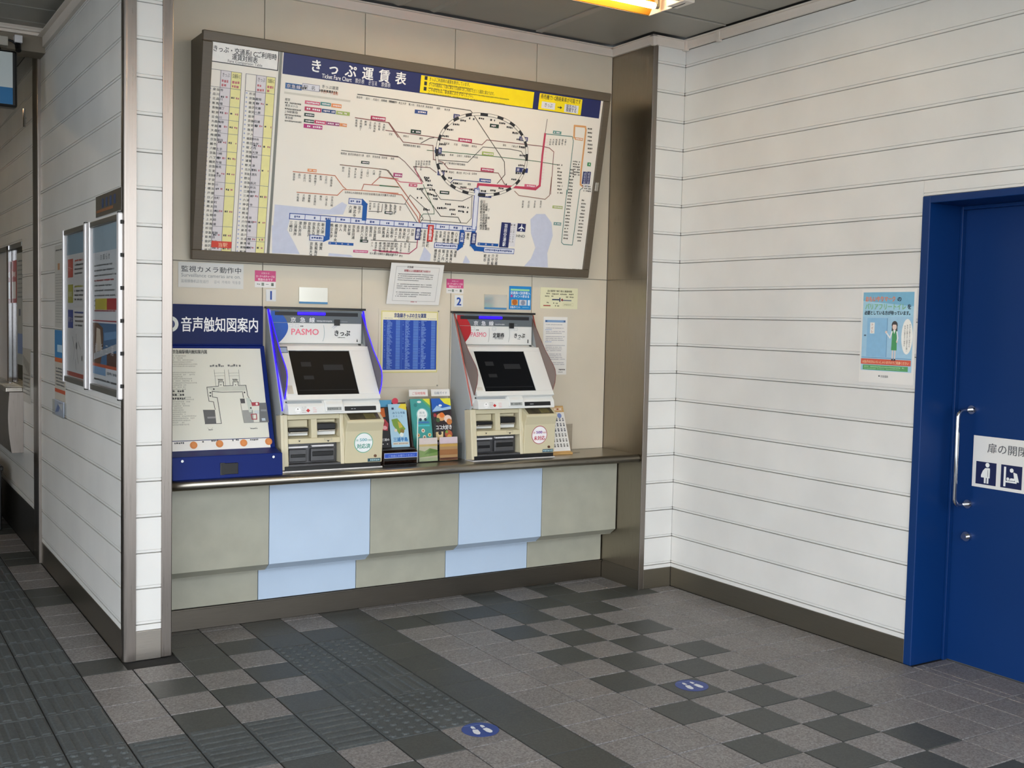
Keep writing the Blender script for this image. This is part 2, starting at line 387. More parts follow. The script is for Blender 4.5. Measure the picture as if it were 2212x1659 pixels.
def joined(name, lst, parent, mats):
    mb = MB()
    for _, t in lst:
        w, h = round(t[2] - t[0] - 0.0045, 4), round(t[3] - t[1] - 0.0045, 4); k = (w, h, t[4])
        if k not in meshes: meshes[k] = tile_mesh(w, h, TLIGHT if t[4] == 'l' else TDARK) if t[4] in 'ld' else tact_mesh(w, h, t[4])
        me = meshes[k]; cx, cy = (t[0] + t[2]) / 2, (t[1] + t[3]) / 2; mb.k = {'l': 0, 'd': 1}.get(t[4], 2)
        mb.add([(v.co.x + cx, v.co.y + cy, v.co.z) for v in me.vertices], [p.vertices for p in me.polygons])
    o = obj(name, mb, [TLIGHT, TDARK, TTACT], parent); o['kind'] = 'stuff'
n1 = 290; vis = [t for t in plain if t[0] > 25][:n1]; rest = [t for t in plain if t not in vis]
for _, t in vis: put('floor_tile', t, floor)
joined('floor_tiles_beyond', rest, floor, None)
vis = [t for t in tact if t[0] > 60][:290]; rest = [t for t in tact if t not in vis]
for _, t in vis: put('tactile_tile', t, floor)
if rest: joined('tactile_tiles_beyond', rest, floor, None)
struct(obj('ground', box((-40, -60, -0.08), (40, 30, -0.035)), mat('outside concrete', '#a3a099', 0.85, var=0.1, scale=0.6)))

# ================================================================== WALLS
def board_prof(zt, zb):   # (depth behind the face, z)
    return [(0, zt - .0016), (0, zb + .0160), (.0052, zb + .0148), (.0052, zb + .0138), (.0012, zb + .0122), (.0012, zb + .0032), (.007, zb + .0012), (.013, zb + .0012), (.013, zt - .0016), (.007, zt - .0016)] if zt - zb > 0.03 else [(0, zt - .0012), (0, zb), (.013, zb), (.013, zt - .0012)]
def siding(parent, zs, spans, face, axis, sgn=1):
    """boards between the joint heights zs (top down); spans(zt, zb) gives the runs along the wall; axis 'y' = wall facing -x at x=face, 'x' = wall facing -y at y=face"""
    for zt, zb in zip(zs, zs[1:]):
        for a, b, z0, z1 in spans(zt, zb):
            pr = [(face + d * sgn, z) for d, z in board_prof(z0, z1)]
            mb = MB()
            n = len(pr)
            if axis == 'y': vs = [(p, a, z) for p, z in pr] + [(p, b, z) for p, z in pr]
            else: vs = [(a, p, z) for p, z in pr] + [(b, p, z) for p, z in pr]
            mb.add(vs, [list(range(n)), list(range(n, 2 * n))[::-1]] + [(k, n + k, n + (k + 1) % n, (k + 1) % n) for k in range(n)])
            fixn(obj('siding_board', mb, SIDING, parent))
import bmesh
def fixn(o):
    bm = bmesh.new(); bm.from_mesh(o.data); bmesh.ops.recalc_face_normals(bm, faces=bm.faces); bm.to_mesh(o.data); bm.free(); return o
HB = 0.15284
zR = [2.975] + [2.8808 - HB * k for k in range(0, 19)] + [0.109]
zL = [3.02, 2.9027, 2.7499] + [2.5972 - HB * k for k in range(0, 17)] + [0.127]
D0, D1, DZ = -1.592, -2.62, 2.047      # door opening, outer frame
wb = MB().box((XR + .012, 0.05, 0), (XR + .3, D0, 3.03)).box((XR + .012, D0, DZ), (XR + .3, D1, 3.03)).box((XR + .012, D1, 0), (XR + .3, -5.6, 3.03))
wr = struct(obj('wall_right', wb, GROOVE))
def spansR(zt, zb):
    if zb >= DZ - 1e-4: return [(0.0, -5.6, zt, zb)]
    if zt > DZ: return [(0.0, D0 + .001, zt, zb), (D0, D1, zt, DZ), (D1 - .001, -5.6, zt, zb)]
    return [(0.0, D0 + .001, zt, zb), (D1 - .001, -5.6, zt, zb)]
siding(wr, zR, spansR, XR, 'y')
# front return, right of the counter recess
wf = struct(obj('wall_front_right', box((XS + .004, 0.012, 0), (XR + .012, YW + .05, 3.03)), GROOVE))
siding(wf, zR, lambda a, b: [(XS + .03, XR - .0015, a, b)], 0.0, 'x')
# pillar on the left
wp = struct(obj('wall_front_left', box((XL0 + .012, 0.012, 0), (XL1 - .002, YW + .05, 3.03)), GROOVE))
siding(wp, zL, lambda a, b: [(-1.976, -1.871, a, b)], 0.0, 'x')
# corridor wall
WY0, WY1, WZ0, WZ1 = 2.83, 4.05, 0.985, 1.905
xa, xb = XL0 + .012, XL0 + .10
wb = MB().box((xa, YW + .05, 0), (xb, WY0, 3.03)).box((xa, WY0, 0), (xb, WY1, WZ0)).box((xa, WY0, WZ1), (xb, WY1, 3.03)).box((xa, WY1, 0), (xb, 5.2, 3.03))
wl = struct(obj('wall_left', wb, GROOVE))
def spansL(zt, zb):
    o = [(0.0305, 2.10, zt, zb)]
    if zb < 0.13: return o
    hi, lo = zt, max(zb, 0.268)
    if hi - lo < .01: return o
    if lo >= WZ1 or hi <= WZ0: return o + [(2.10, 5.2, hi, lo)]
    o += [(2.10, WY0, hi, lo), (WY1, 5.2, hi, lo)]
    if hi > WZ1: o.append((WY0, WY1, hi, WZ1))
    if lo < WZ0: o.append((WY0, WY1, WZ0, lo))
    return o
siding(wl, zL, spansL, XL0, 'y')
# counter recess: back wall of cream panels
wk = struct(obj('wall_back', box((XL1 - .002, YW + .008, 0), (XS + .004, YW + .12, 3.03)), GROOVE))
xs = [XL1, -1.308, -0.795, -0.288, 0.217, XS]
for z0, z1 in ((1.7185, 2.99), (ZT, 1.7155)):
    for a, b in zip(xs, xs[1:]):
        obj('wall_panel', box((a + .0018, YW, z0), (b - .0018, YW + .01, z1)), CREAM, wk, 0.0015)
obj('cover_plate', box((-0.703, YW - .004, 1.121), (-0.355, YW, 1.522)), CREAM, wk, 0.0015)
for x, z in ((-.695, 1.128), (-.363, 1.128), (-.363, 1.515)): obj('screw', MB().cyl((x, YW - .0065, z), (x, YW - .003, z), .004, 10), STEEL, wk)
# counter recess: steel side wall
ws = struct(obj('wall_recess_right', box((XS + .003, 0.004, 0), (XS + .004, YW, 2.99)), STEELDARK))
for z0, z1, m in ((1.7185, 2.985, STEELV), (0.105, 1.7155, STEELV), (0.0, 0.103, STEELDARK)):
    obj('wall_panel', box((XS, 0.002, z0), (XS + .003, YW - .001, z1)), m, ws)
struct(obj('wall_recess_left', box((XL1 - .002, 0.012, 0), (XL1, YW, 3.0)), STEELV))
# enclosing walls beyond the frame
struct(obj('wall_far', box((-6.6, 5.2, 0), (XL0 + .1, 5.3, 3.03)), mat('dim plaster', '#8d8a83', 0.7)))
struct(obj('wall_light_block', box((-5.6, -.5, 0), (-5.5, 5.2, 3.03)), mat('dim plaster', '#8d8a83', 0.7)))  # unseen wall, placed and sized to hold side light off the corridor wall

# ---- corner trims
def tr(n, mb, m=STEELTRIM, bev=0.002): return struct(obj('trim_%d' % n, mb, m, None, bev))
arc = [(XL0 + .019 - .024 * math.sin(t), .019 - .024 * math.cos(t)) for t in [k * math.pi / 20 for k in range(11)]]
fixn(tr(1, MB().prism([(-1.976, -.005)] + arc + [(XL0 - .005, .03), (XL0 + .012, .03), (XL0 + .012, .012), (-1.976, .012)], 2, 0, 3.0), STEELTRIM, 0))
tr(2, MB().box((-1.871, -.006, 0), (XL1 + .003, .012, 3.0)), STEELTRIM, 0.004)
tr(3, MB().box((XS - .003, -.004, 0), (XS + .03, .004, 2.98)), STEELTRIM, 0.0015)
tr(4, MB().box((XL0 - .013, 2.10, 0), (XL0 + .01, 2.17, 3.0)).box((XL0 - .016, 2.10, 0), (XL0 - .010, 2.122, 3.0)), STEELTRIM, 0.002)
tr(5, MB().box((XL0 - .008, 2.17, 0), (XL0 + .01, 2.34, 3.0)), steel('dark stainless', '#6d665c', 0.3, (90, 90, 2)), 0.002)
# ---- baseboards
def bb(n, mb): return struct(obj('baseboard_' + n, mb, STEELDARK, None, 0.0015))
bb('right', MB().box((XR - .003, -.006, 0), (XR + .012, D0 + .001, .108)).box((XR - .003, D1 - .001, 0), (XR + .012, -5.6, .108)))
bb('front_right', box((XS + .03, -.003, 0), (XR - .003, .012, .108)))
struct(obj('baseboard_front_left', box((-1.976, -.003, 0), (-1.871, .012, .125)), steel('stainless plinth', '#b9b2a8', 0.3), None, .001))
bb('left', box((XL0 - .003, .0305, 0), (XL0 + .012, 2.10, .128)))
struct(obj('baseboard_far', box((XL0 - .003, 2.34, 0), (XL0 + .012, 5.2, .268)), steel('dull stainless', '#5c5954', 0.45), None, .001))

# ---- cornice (white angle at the top of the walls)
def lcorn(n, pts):   # pts: list of boxes
    mb = MB()
    for a, b in pts: mb.box(a, b)
    return struct(obj('trim_%d' % n, mb, CORNICE, None, 0.002))
zc0, zc1 = 2.972, 3.02
lcorn(6, [((XL1, YW - .018, zc0), (XS, YW, zc1)), ((XL1, YW - .035, zc1 - .006), (XS, YW, zc1))])
lcorn(7, [((XS - .018, -.018, zc0), (XS, YW - .018, zc1)), ((XS - .03, -.03, zc1 - .006), (XS, YW, zc1))])
lcorn(8, [((XS - .018, -.018, zc0), (XR, 0, zc1)), ((XS - .03, -.03, zc1 - .006), (XR, 0, zc1))])
lcorn(9, [((XR - .018, -5.6, zc0 + .004), (XR, -.018, zc1 + .004)), ((XR - .034, -5.6, zc1 - .004), (XR, -.018, zc1 + .004))])
lcorn(10, [((XL0 - .02, .02, 2.925), (XL0, 1.9, 2.985)), ((XL0 - .045, .02, 2.979), (XL0, 1.9, 2.985))])
for k, (x, y, w) in enumerate(((XS - .019, -.019, .022), (XR - .03, -.028, .026), (XR - .022, -.285, .022))):
    struct(obj('trim_%d' % (11 + k), box((x - .001, y - .002, zc0 - .006), (x + w, y + w, zc1)), CORNICE, None, .002))
# ---- ceiling
ce = struct(obj('ceiling', box((-6.6, -5.9, ZC + .012), (1.25, 5.3, ZC + .05)), CEILJ))
rows = [(-0.362, 0.325, [-1.82, -1.25, -0.62, 0.19], )]
y = -0.366
while y > -5.8:
    rows.append((y - .306, y, [-6.5, -4.6, -2.75, -0.9, 0.915])); y -= 0.31
y = -0.06
while y < 5:
    rows.append((y, y + .306, [-6.5, -4.6, XL0 + .01])); y += 0.31
for y0, y1, ex in rows:
    for a, b in zip(ex, ex[1:]):
        mb = MB(); e = .006
        vs = [(a + .002, y0, ZC + .012), (b - .002, y0, ZC + .012), (b - .002, y1, ZC + .012), (a + .002, y1, ZC + .012), (a + .002 + e, y0 + e, ZC), (b - .002 - e, y0 + e, ZC), (b - .002 - e, y1 - e, ZC), (a + .002 + e, y1 - e, ZC)]
        mb.add(vs, [(7, 6, 5, 4), (0, 1, 5, 4), (1, 2, 6, 5), (2, 3, 7, 6), (3, 0, 4, 7)]); obj('ceiling_panel', mb, CEIL, ce)
fixn(obj('ceiling_panel', MB().prism([(.194, -.356), (.915, -.356), (.915, -.04), (.69, -.04), (.69, .325), (.194, .325)], 2, ZC, ZC + .012), CEIL, ce))
obj('joint_cover', box((.175, -.355, ZC - .008), (.215, .32, ZC + .002)), CEILSTRIP, ce, .003)
obj('joint_cover', box((-.3, -.356, ZC - .004), (.915, -.345, ZC + .002)), CEILSTRIP, ce, .002)
for x in (-.44, -.64): obj('ceiling_rib', MB().prism([(x - .03, ZC + .001), (x, ZC - .006), (x + .03, ZC + .001)], 1, -.35, .32), CEIL, ce)
struct(obj('lintel', box((-6.5, 1.93, 2.90), (XL0 + .01, 2.1, 3.03)), mat('tan lintel', '#8a8071', 0.5)))
lcorn(14, [((-6.5, 1.905, 2.985), (XL0 + .0, 1.93, 3.03)), ((-6.5, 1.88, 3.0), (XL0 + .0, 1.93, 3.012))])

# ================================================================== DOOR on the right wall
dr = struct(obj('door_1', box((1.18, -1.632, 0.004), (1.215, -2.58, 2.013)), DOORBLUE, None, .002))
fr = MB().box((XR - .006, D0, 0), (1.22, -1.632, DZ)).box((XR - .006, -2.58, 0), (1.22, D1, DZ)).box((XR - .006, -1.632, 2.016), (1.22, -2.58, DZ))
obj('door_frame', fr, DOORBLUE, dr, .003)
obj('door_stop', MB().box((1.155, -1.632, 0), (1.18, -1.645, 2.016)).box((1.155, -1.645, 2.0), (1.18, -2.58, 2.016)), DOORBLUE, dr, .002)
hb = 1.078; r = .03
pts = [(1.18, -1.72, 1.13)] + [(hb + r - r * math.sin(t), -1.72, 1.13 - r + r * math.cos(t)) for t in [k * math.pi / 8 for k in range(5)]] + [(hb + r - r * math.cos(t), -1.72, .715 + r - r * math.sin(t)) for t in [k * math.pi / 8 for k in range(5)]] + [(1.18, -1.72, .715)]
h_ = obj('handle', MB().tube(pts, .0095, 12), CHROME, dr, smooth=True)
obj('handle_rosette', MB().cyl((1.168, -1.72, 1.13), (1.18, -1.72, 1.13), .019, 20).cyl((1.168, -1.72, .715), (1.18, -1.72, .715), .019, 20), CHROME, h_)
lk = obj('lock', MB().cyl((1.165, -1.722, .572), (1.18, -1.722, .572), .021, 20).cyl((1.148, -1.722, .572), (1.166, -1.722, .572), .012, 16), CHROME, dr)

# ================================================================== COUNTER
ct = thing('ticket_counter', (-0.55, 0.2, 0), 'long stainless steel counter with grey and pale blue front panels along the recess', 'counter')
yn, rr = 0.016, 0.022
prof = [(YW - .002, ZT)] + [(yn + rr - rr * math.sin(t), ZT - rr + rr * math.cos(t)) for t in [k * math.pi / 10 for k in range(11)]] + [(.06, ZT - 2 * rr), (.06, ZT - .03), (YW - .002, ZT - .03)]
wt = fixn(obj('worktop', MB().prism(prof, 0, XL1 + .002, XS - .002), steel('worktop steel', '#a8a296', 0.3, (3, 90, 90)), ct, smooth=True))
for p in wt.data.polygons: p.use_smooth = len(p.vertices) == 4 and abs(p.normal.x) < .5 and p.area < .02
ex = [XL1 + .003, -1.318, -.8, -.3, .216, XS - .004]
for k in range(5):
    m = LTBLUE if k in (1, 3) else GREYPANEL; e = .0015; y = .217
    pr = [(y, .70), (y, .305), (y + .045, .272), (y + .045, .27), (y + .052, .27), (y + .012, .302), (y + .012, .70)]
    o = fixn(obj('front_panel', MB().prism(pr, 0, ex[k] + e, ex[k + 1] - e), m, ct, .002))
    if k in (1, 3): o['label'] = 'pale blue front panel'
el = [XL1 + .003, -1.3235, -.813, -.299, .215, XS - .004]
for k in range(5):
    o = obj('lower_panel', box((el[k] + .0015, .352, .104), (el[k + 1] - .0015, YW - .002, .33)), LTBLUE if k in (1, 3) else GREYPANEL, ct, .002)
    if k in (1, 3): o['label'] = 'pale blue lower panel'
obj('kick_plate', MB().box((XL1 + .002, .349, 0), (XS - .002, YW - .002, .1)).box((XL1 + .002, .342, .094), (XS - .002, .352, .1015)), steel('dull kick plate', '#746e65', 0.34, (3, 3, 120)), ct, .001)
obj('apron', box((XL1 + .003, .232, .30), (XS - .004, YW - .002, .69)), DARKGREY, ct)

# ================================================================== FARE CHART BOARD
BX0, BX1 = -1.658, 0.563
bt, bb_ = (0.146, 2.716), (0.318, 1.722)
fb = thing('fare_chart_board', ((BX0 + BX1) / 2, YW, 1.72), 'wide tilted ticket fare chart in a brown frame above the counter', 'notice board')
Vb = Vector((0, bt[0] - bb_[0], bt[1] - bb_[1])); BH = Vb.length; Vb.normalize(); Nb = XV.cross(Vb)
Ob = Vector((BX0, bb_[0], bb_[1]))
def bp(u, v, h): return Ob + XV * u + Vb * v + Nb * h
def bbox_(mb, u0, v0, u1, v1, h0, h1):
    q = [bp(u, v, h) for h in (h0, h1) for u, v in ((u0, v0), (u1, v0), (u1, v1), (u0, v1))]
    return mb.add(q, [(0, 3, 2, 1), (4, 5, 6, 7), (0, 1, 5, 4), (1, 2, 6, 5), (2, 3, 7, 6), (3, 0, 4, 7)])
BW = BX1 - BX0; fw = 0.045
case = fixn(obj('case', MB().prism([(YW - .001, bb_[1] + .004), (bb_[0] + .022, bb_[1] + .004), (bt[0] + .024, bt[1] - .004), (YW - .001, bt[1] - .004)], 0, BX0 + .006, BX1 - .006), BROWN, fb))
for a in ((0, 0, BW, fw), (0, BH - fw, BW, BH), (0, fw, fw, BH - fw), (BW - fw, fw, BW, BH - fw)):
    obj('frame_bar', bbox_(MB(), *a, -.03, 0), BROWN, fb, .004)
Ps = Print(bp(0, 0, -.008), XV, Vb)
A = Ps.px
def cc(ox, oy, s): return lambda x, y: (ox + x / s, oy + y / s)
c4, c5, c6, c7 = cc(400, 50, 4.739), cc(820, 100, 4.254), cc(400, 320, 4.809), cc(820, 340, 4.254)
us = A(c4(985, 280))[0]          # the join between the two sheets
obj('comparison_sheet', bbox_(MB(), fw - .004, fw - .004, us - .006, BH - fw + .004, -.014, -.008), mat('chart sheet', '#efeae0', .35, var=.01), fb)
obj('map_sheet', bbox_(MB(), us + .006, fw - .004, BW - fw + .004, BH - fw + .004, -.014, -.008), mat('chart sheet', '#efeae0', .35, var=.01), fb)
obj('joint_strip', bbox_(MB(), us - .006, fw, us + .006, BH - fw, -.012, -.0055), ALUGREY, fb)
obj('catch', bbox_(MB(), BW - fw + .01, .48, BW - fw + .032, .53, -.01, .004), STEEL, fb, .002)
P = Ps; NV = '#1b2460'; YE = '#ffe500'; IN = '#2b2a2c'; WH = '#eeeeea'
# header of the comparison table
hx0, hy1 = A(c4(258, 172)); hx1, hy0 = A(c4(950, 490)); hx0 = A(c4(258, 280))[0]
P.rect(hx0, hy0, hx1, hy1, '#f2f0ec'); P.frame(hx0, hy0, hx1, hy1, .004, IN, 2)
hw = hx1 - hx0; hh = hy1 - hy0
P.text('きっぷ・交通系ICご利用時', hx0 + .03 * hw, hy0 + hh * .53, hx1 - .03 * hw, IN, 3, h=.029, bold=.012)
P.text('運賃対照表', hx0 + .31 * hw, hy0 + hh * .25, hx1 - .31 * hw, IN, 3, h=.028, bold=.012)
P.text('Fare Comparison Table', hx0 + .25 * hw, hy0 + hh * .08, hx1 - .24 * hw, '#55545a', 3, h=.018)
# the table
tv1, tv0 = hy0 - .03, A(c6(300, 1080))[1]
ux = [fw + .012, 0, 0, 0]; U0 = hx0
colx = [0, .165, .315, .465, .53, .685, .835, .97]
cu = [hx0 + hw * c for c in colx]
nrow = 37; rh = (tv1 - .075 - tv0) / nrow
P.rect(cu[2], tv0, cu[3], tv1, '#ece6a0'); P.rect(cu[6], tv0, cu[7], tv1, '#ece6a0')
P.rect(cu[1], tv0, cu[2], tv1, '#ded8dc'); P.rect(cu[5], tv0, cu[6], tv1, '#ded8dc')
NAMES = '泉岳寺 品川 北品川 新馬場 青物横丁 鮫洲 立会川 大森海岸 平和島 大森町 梅屋敷 京急蒲田 雑色 六郷土手 京急川崎 八丁畷 鶴見市場 京急鶴見 生麦 京急新子安 子安 神奈川 横浜 戸部 日ノ出町 黄金町 南太田 井土ヶ谷 弘明寺 上大岡 屏風浦 杉田 京急富岡 能見台 金沢文庫 金沢八景 追浜 京急田浦 安針塚 逸見 汐入 横須賀中央 県立大学 堀ノ内 京急大津 馬堀海岸 浦賀 新大津 北久里浜 京急久里浜 野比 京急長沢 津久井浜 三浦海岸 三崎口 六浦 神武寺 逗子 糀谷 大鳥居 穴守稲荷 天空橋'.split()
for a, b in ((0, 3), (4, 7)):
    for k in (a, a + 1, a + 2, b): P.rect(cu[k] - .0012, tv0, cu[k] + .0012, tv1, '#77747c', 2)
    P.rect(cu[a], tv1 - .002, cu[b], tv1, '#77747c', 2); P.rect(cu[a], tv1 - .076, cu[b], tv1 - .074, '#77747c', 2); P.rect(cu[a], tv0, cu[b], tv0 + .002, '#77747c', 2)
    for q in (1, 2): P.text('きっぷ' if q == 1 else '交通系IC', cu[a + q] + .006, tv1 - .026, cu[a + q + 1] - .006, IN, 3, h=.02); P.scrib(cu[a + q] + .006, tv1 - .052, cu[a + q + 1] - .008, tv1 - .04, '#c06a70', 3); P.scrib(cu[a + q] + .006, tv1 - .07, cu[a + q + 1] - .008, tv1 - .058, '#c06a70', 3)
    k = 0
    for r_ in range(nrow):
        v = tv0 + rh * (nrow - 1 - r_) + rh * .22
        P.disc(cu[a] + .008, v + rh * .3, rh * .2, '#a9b0d0', 3, 8)
        nm = NAMES[(r_ + (0 if a == 0 else 31)) % len(NAMES)]; P.text(nm, cu[a] + .02, v, cu[a] + .02 + min(.058, .0165 * len(nm)), IN, 3, h=rh * .62, bold=.012)
    r_ = 0
    while r_ < nrow:
        n = random.choice((1, 2, 3, 3, 4, 5, 7)); v = tv0 + rh * (nrow - r_)
        P.rect(cu[a + 1], v - .001, cu[b], v + .001, '#8f8c90', 2)
        vm = v - rh * min(n, nrow - r_) / 2 - rh * .25
        for q in (1, 2):
            w = cu[a + q + 1] - cu[a + q]
            P.scrib(cu[a + q] + w * .12, vm, cu[a + q] + w * .42, vm + rh * .5, '#4a484c', 3); P.scrib(cu[a + q] + w * .58, vm, cu[a + q] + w * .88, vm + rh * .5, '#b9737c', 3)
        r_ += n
rv = tv0 + rh * 1.1; P.rect(cu[1], rv, cu[3], rv + rh * 1.5, '#d8402c', 4); P.text('当駅', cu[1] + .03, rv + .006, cu[1] + .075, '#ffd9b0', 5, h=rh * 1.1)
# title bar
tu0, tv = A(c4(1012, 290)); tb = A(c4(1010, 520))[1]; tu1 = A(c5(2035, 500))[0]; tu0 = us + .012
P.rect(tu0, tb, tu1, tv, NV)
q = A(cc(600, 80, 5.53)(380, 415)); q1 = A(cc(600, 80, 5.53)(1530, 560))
e = .060; st = (q1[0] - q[0] - e) / 5
for k, ch in enumerate('きっぷ運賃表'): P.glyphs(glyph(ch, .022), q[0] + st * k, tb + (tv - tb) * .33, e, e * 1.04, '#ffffff', 3)
e0 = A(cc(600, 80, 5.53)(525, 480))[0]; e1 = A(cc(600, 80, 5.53)(880, 520))[0]; e2 = A(cc(600, 80, 5.53)(920, 540))[0]; e3 = A(cc(600, 80, 5.53)(1345, 600))[0]
vb = tb + (tv - tb) * .07
P.text('Ticket Fare Chart', e0, vb, e1, '#ffffff', 3, h=.028, bold=.008)
w3 = (e3 - e2)
P.text('票价表', e2, vb, e2 + w3 * .26, '#e8e8f0', 3, h=.024); P.text('운임표', e2 + w3 * .37, vb, e2 + w3 * .63, '#e8e8f0', 3, h=.024); P.text('票價表', e2 + w3 * .73, vb, e3, '#e8e8f0', 3, h=.024)
y0u = A(c5(375, 340))[0]; y1u = A(c5(1412, 500))[0]; y2u = A(c5(1462, 510))[0]; y3u = A(c5(1855, 560))[0]
ya, yb = tb + .004, tv - .012
P.rect(y0u, ya, y1u, yb, YE, 2); P.rect(y2u, ya, y3u, yb, YE, 2)
yw = y1u - y0u; yh = yb - ya
for k, s_ in enumerate(('きっぷご利用時の運賃を表示しています。', 'きっぷの運賃は、IC等と異なり交通系ICをご利用いただくと運賃と異なります。', 'ご不明な点は、駅係員におたずねください。')):
    v = yb - yh * (.24 + .31 * k); P.rect(y0u + .02, v, y0u + .035, v + .018, IN, 3)
    P.text(s_, y0u + .045, v, y0u + .045 + yw * (.36, .58, .40)[k], IN, 3, h=.020, bold=.008)
    P.scrib(y0u + .045, v - .014, y0u + .045 + yw * (.38, .72, .68)[k], v - .007, '#8a8028', 3)
w2 = y3u - y2u
P.text('券売機でIC連絡乗車が可能です', y2u + .03 * w2, yb - yh * .3, y3u - .03 * w2, IN, 3, h=.026, bold=.012)
P.rect(y2u + .07 * w2, ya + yh * .1, y2u + .38 * w2, ya + yh * .52, '#e6e8ee', 3); P.rect(y2u + .6 * w2, ya + yh * .06, y2u + .93 * w2, ya + yh * .56, '#e6e8ee', 3)
P.text('きっぷ', y2u + .13 * w2, ya + yh * .22, y2u + .32 * w2, IN, 4, h=.024); P.text('駅名から', y2u + .64 * w2, ya + yh * .34, y2u + .89 * w2, NV, 4, h=.022, bold=.01); P.text('検索する', y2u + .64 * w2, ya + yh * .12, y2u + .89 * w2, NV, 4, h=.022, bold=.01)
P.rect(y2u + .44 * w2, ya + yh * .27, y2u + .5 * w2, ya + yh * .32, IN, 3); P.poly([(y2u + .5 * w2, ya + yh * .2), (y2u + .55 * w2, ya + yh * .295), (y2u + .5 * w2, ya + yh * .39)], IN, 3)
# sea
SEA = '#cbd0e3'; bv = fw + .002
def seap(pts): P.poly([(u, max(v, bv)) for u, v in [A(p) for p in pts]], SEA, 1)
seap([c6(930, 585), c6(1500, 640), c6(1630, 560), c6(1680, 590), c6(1640, 690), c6(1100, 690), c6(1060, 850), c6(900, 1000)])
seap([c6(900, 800), c6(1060, 850), c6(1130, 980), c6(1190, 1100), c6(895, 1200)])
seap([c6(1490, 1090), c6(1720, 1110), c6(1740, 1180), c6(1480, 1200)])
seap([c7(410, 820), c7(470, 890), c7(460, 985), c7(360, 985), c7(390, 880)])
seap([c7(790, 900), c7(830, 960), c7(820, 1000), c7(760, 1000)])
seap([c7(1440, 520), c7(1520, 520), c7(1580, 600), c7(1590, 720), c7(1540, 880), c7(1540, 1060), c7(1320, 1060), c7(1390, 930), c7(1430, 830), c7(1390, 700), c7(1385, 570)])
# legend
BL = '#2f6fb0'
def badge(f, x0, y0, x1, y1, col, txt=None, tcol='#f0e6ea'):
    a = A(f(x0, (y0 + y1) / 2)); b = A(f(x1, (y0 + y1) / 2)); hgt = abs(A(f(x0, y0))[1] - A(f(x0, y1))[1]) * .8
    P.rect(a[0], a[1] - hgt / 2, b[0], a[1] + hgt / 2, col, 3)
    if txt: P.text(txt, a[0] + hgt * .2, a[1] - hgt * .28, b[0] - hgt * .15, tcol, 4, h=hgt * .72)
    else: P.scrib(a[0] + hgt * .5, a[1] - hgt * .25, b[0] - hgt * .2, a[1] + hgt * .25, tcol, 4)
badge(c4, 1025, 600, 1195, 675, '#2f5f98', '京急線'); badge(c4, 1197, 610, 1375, 690, '#e2e2ea', '駅名', IN)
a = A(c4(1197, 650)); b = A(c4(1375, 670)); P.frame(a[0], a[1] - .014, b[0], a[1] + .016, .002, '#8a87a0', 5)
a = A(c4(1395, 665)); P.text('きっぷ運賃', a[0], a[1] + .002, a[0] + .085, IN, 3, h=.017); P.text('ICカード運賃', a[0], a[1] - .022, a[0] + .085, '#c8744a', 3, h=.016)
a = A(c4(1015, 690)); b = A(c4(1690, 810)); P.rect(a[0], b[1], b[0], a[1] - .004, '#d4d0c4', 1); P.text('連絡線', a[0] + .01, b[1] + .03, a[0] + .06, IN, 3, h=.018); P.scrib(a[0] + .075, b[1] + .03, a[0] + .26, b[1] + .042, '#55524c', 3)
for k, nm in enumerate(('都営', '東京メトロ', 'JR線乗換', '東急線')):
    a = A(c4(1022, 775 + 62 * k)); P.text(nm, a[0], a[1] - .006, a[0] + .0125 * len(nm), IN, 3, h=.013); P.scrib(a[0], a[1] - .02, a[0] + .08, a[1] - .012, '#66635c', 3)
PK, CR, TE, OR, GN, PU, DG, LG = '#d4627e', '#b8375c', '#4e8f8c', '#e8955a', '#3e6b48', '#8a3a78', '#243c30', '#a8b868'
for q in ((1225, 785, 1380, 830, PK), (1385, 800, 1490, 845, TE), (1495, 815, 1600, 865, OR), (1222, 845, 1395, 900, CR), (1398, 870, 1540, 918, '#2d4a80'), (1545, 890, 1685, 938, LG), (1218, 912, 1322, 955, DG), (1215, 975, 1320, 1018, DG), (1322, 985, 1440, 1032, '#c83a68'), (1442, 1000, 1580, 1045, '#9a3f74'), (1582, 1018, 1655, 1060, OR), (1212, 1022, 1405, 1075, '#b8307c')):
    badge(c4, *q)
# lines on the map
def pl(f, pts, w, col, l=2): P.line([A(f(*p)) for p in pts], w, col, l)
GY = '#5a564e'; RD = '#b56a58'; PKL = '#c65a74'
pl(c4, [(1765, 728), (2180, 785)], .004, IN); pl(c5, [(0, 468), (835, 590), (850, 610), (1145, 1060), (1150, 1180), (1080, 1260)], .004, GY)
pl(c4, [(1740, 968), (2080, 1018), (2180, 1170)], .004, '#8a4a42'); pl(c5, [(85, 700), (215, 880), (490, 912), (495, 1040), (580, 1065), (630, 1125), (1090, 1165), (1150, 1270)], .004, '#8a5a52')
pl(c5, [(55, 772), (500, 835), (940, 905), (985, 860), (1500, 920), (1560, 935), (1600, 970), (1570, 1360)], .004, '#8a5a56'); pl(c5, [(380, 890), (460, 845), (500, 840)], .004, GY)
pl(c5, [(435, 955), (1030, 1010), (1430, 1055), (1640, 1090)], .0035, GN); pl(c5, [(490, 1040), (810, 1065), (950, 925), (1200, 945), (1300, 965), (1340, 1030)], .0035, GY)
pl(c5, [(0, 998), (180, 1020), (230, 1060), (400, 1250), (310, 1105), (460, 1115), (520, 1160)], .0035, '#7a5a56')
pl(c7, [(0, 105), (80, 120), (400, 560), (370, 600)], .0035, GY); pl(c7, [(0, 180), (140, 200), (370, 520), (365, 600)], .005, RD); pl(c7, [(0, 255), (180, 275), (0, 260)], .0035, GN)
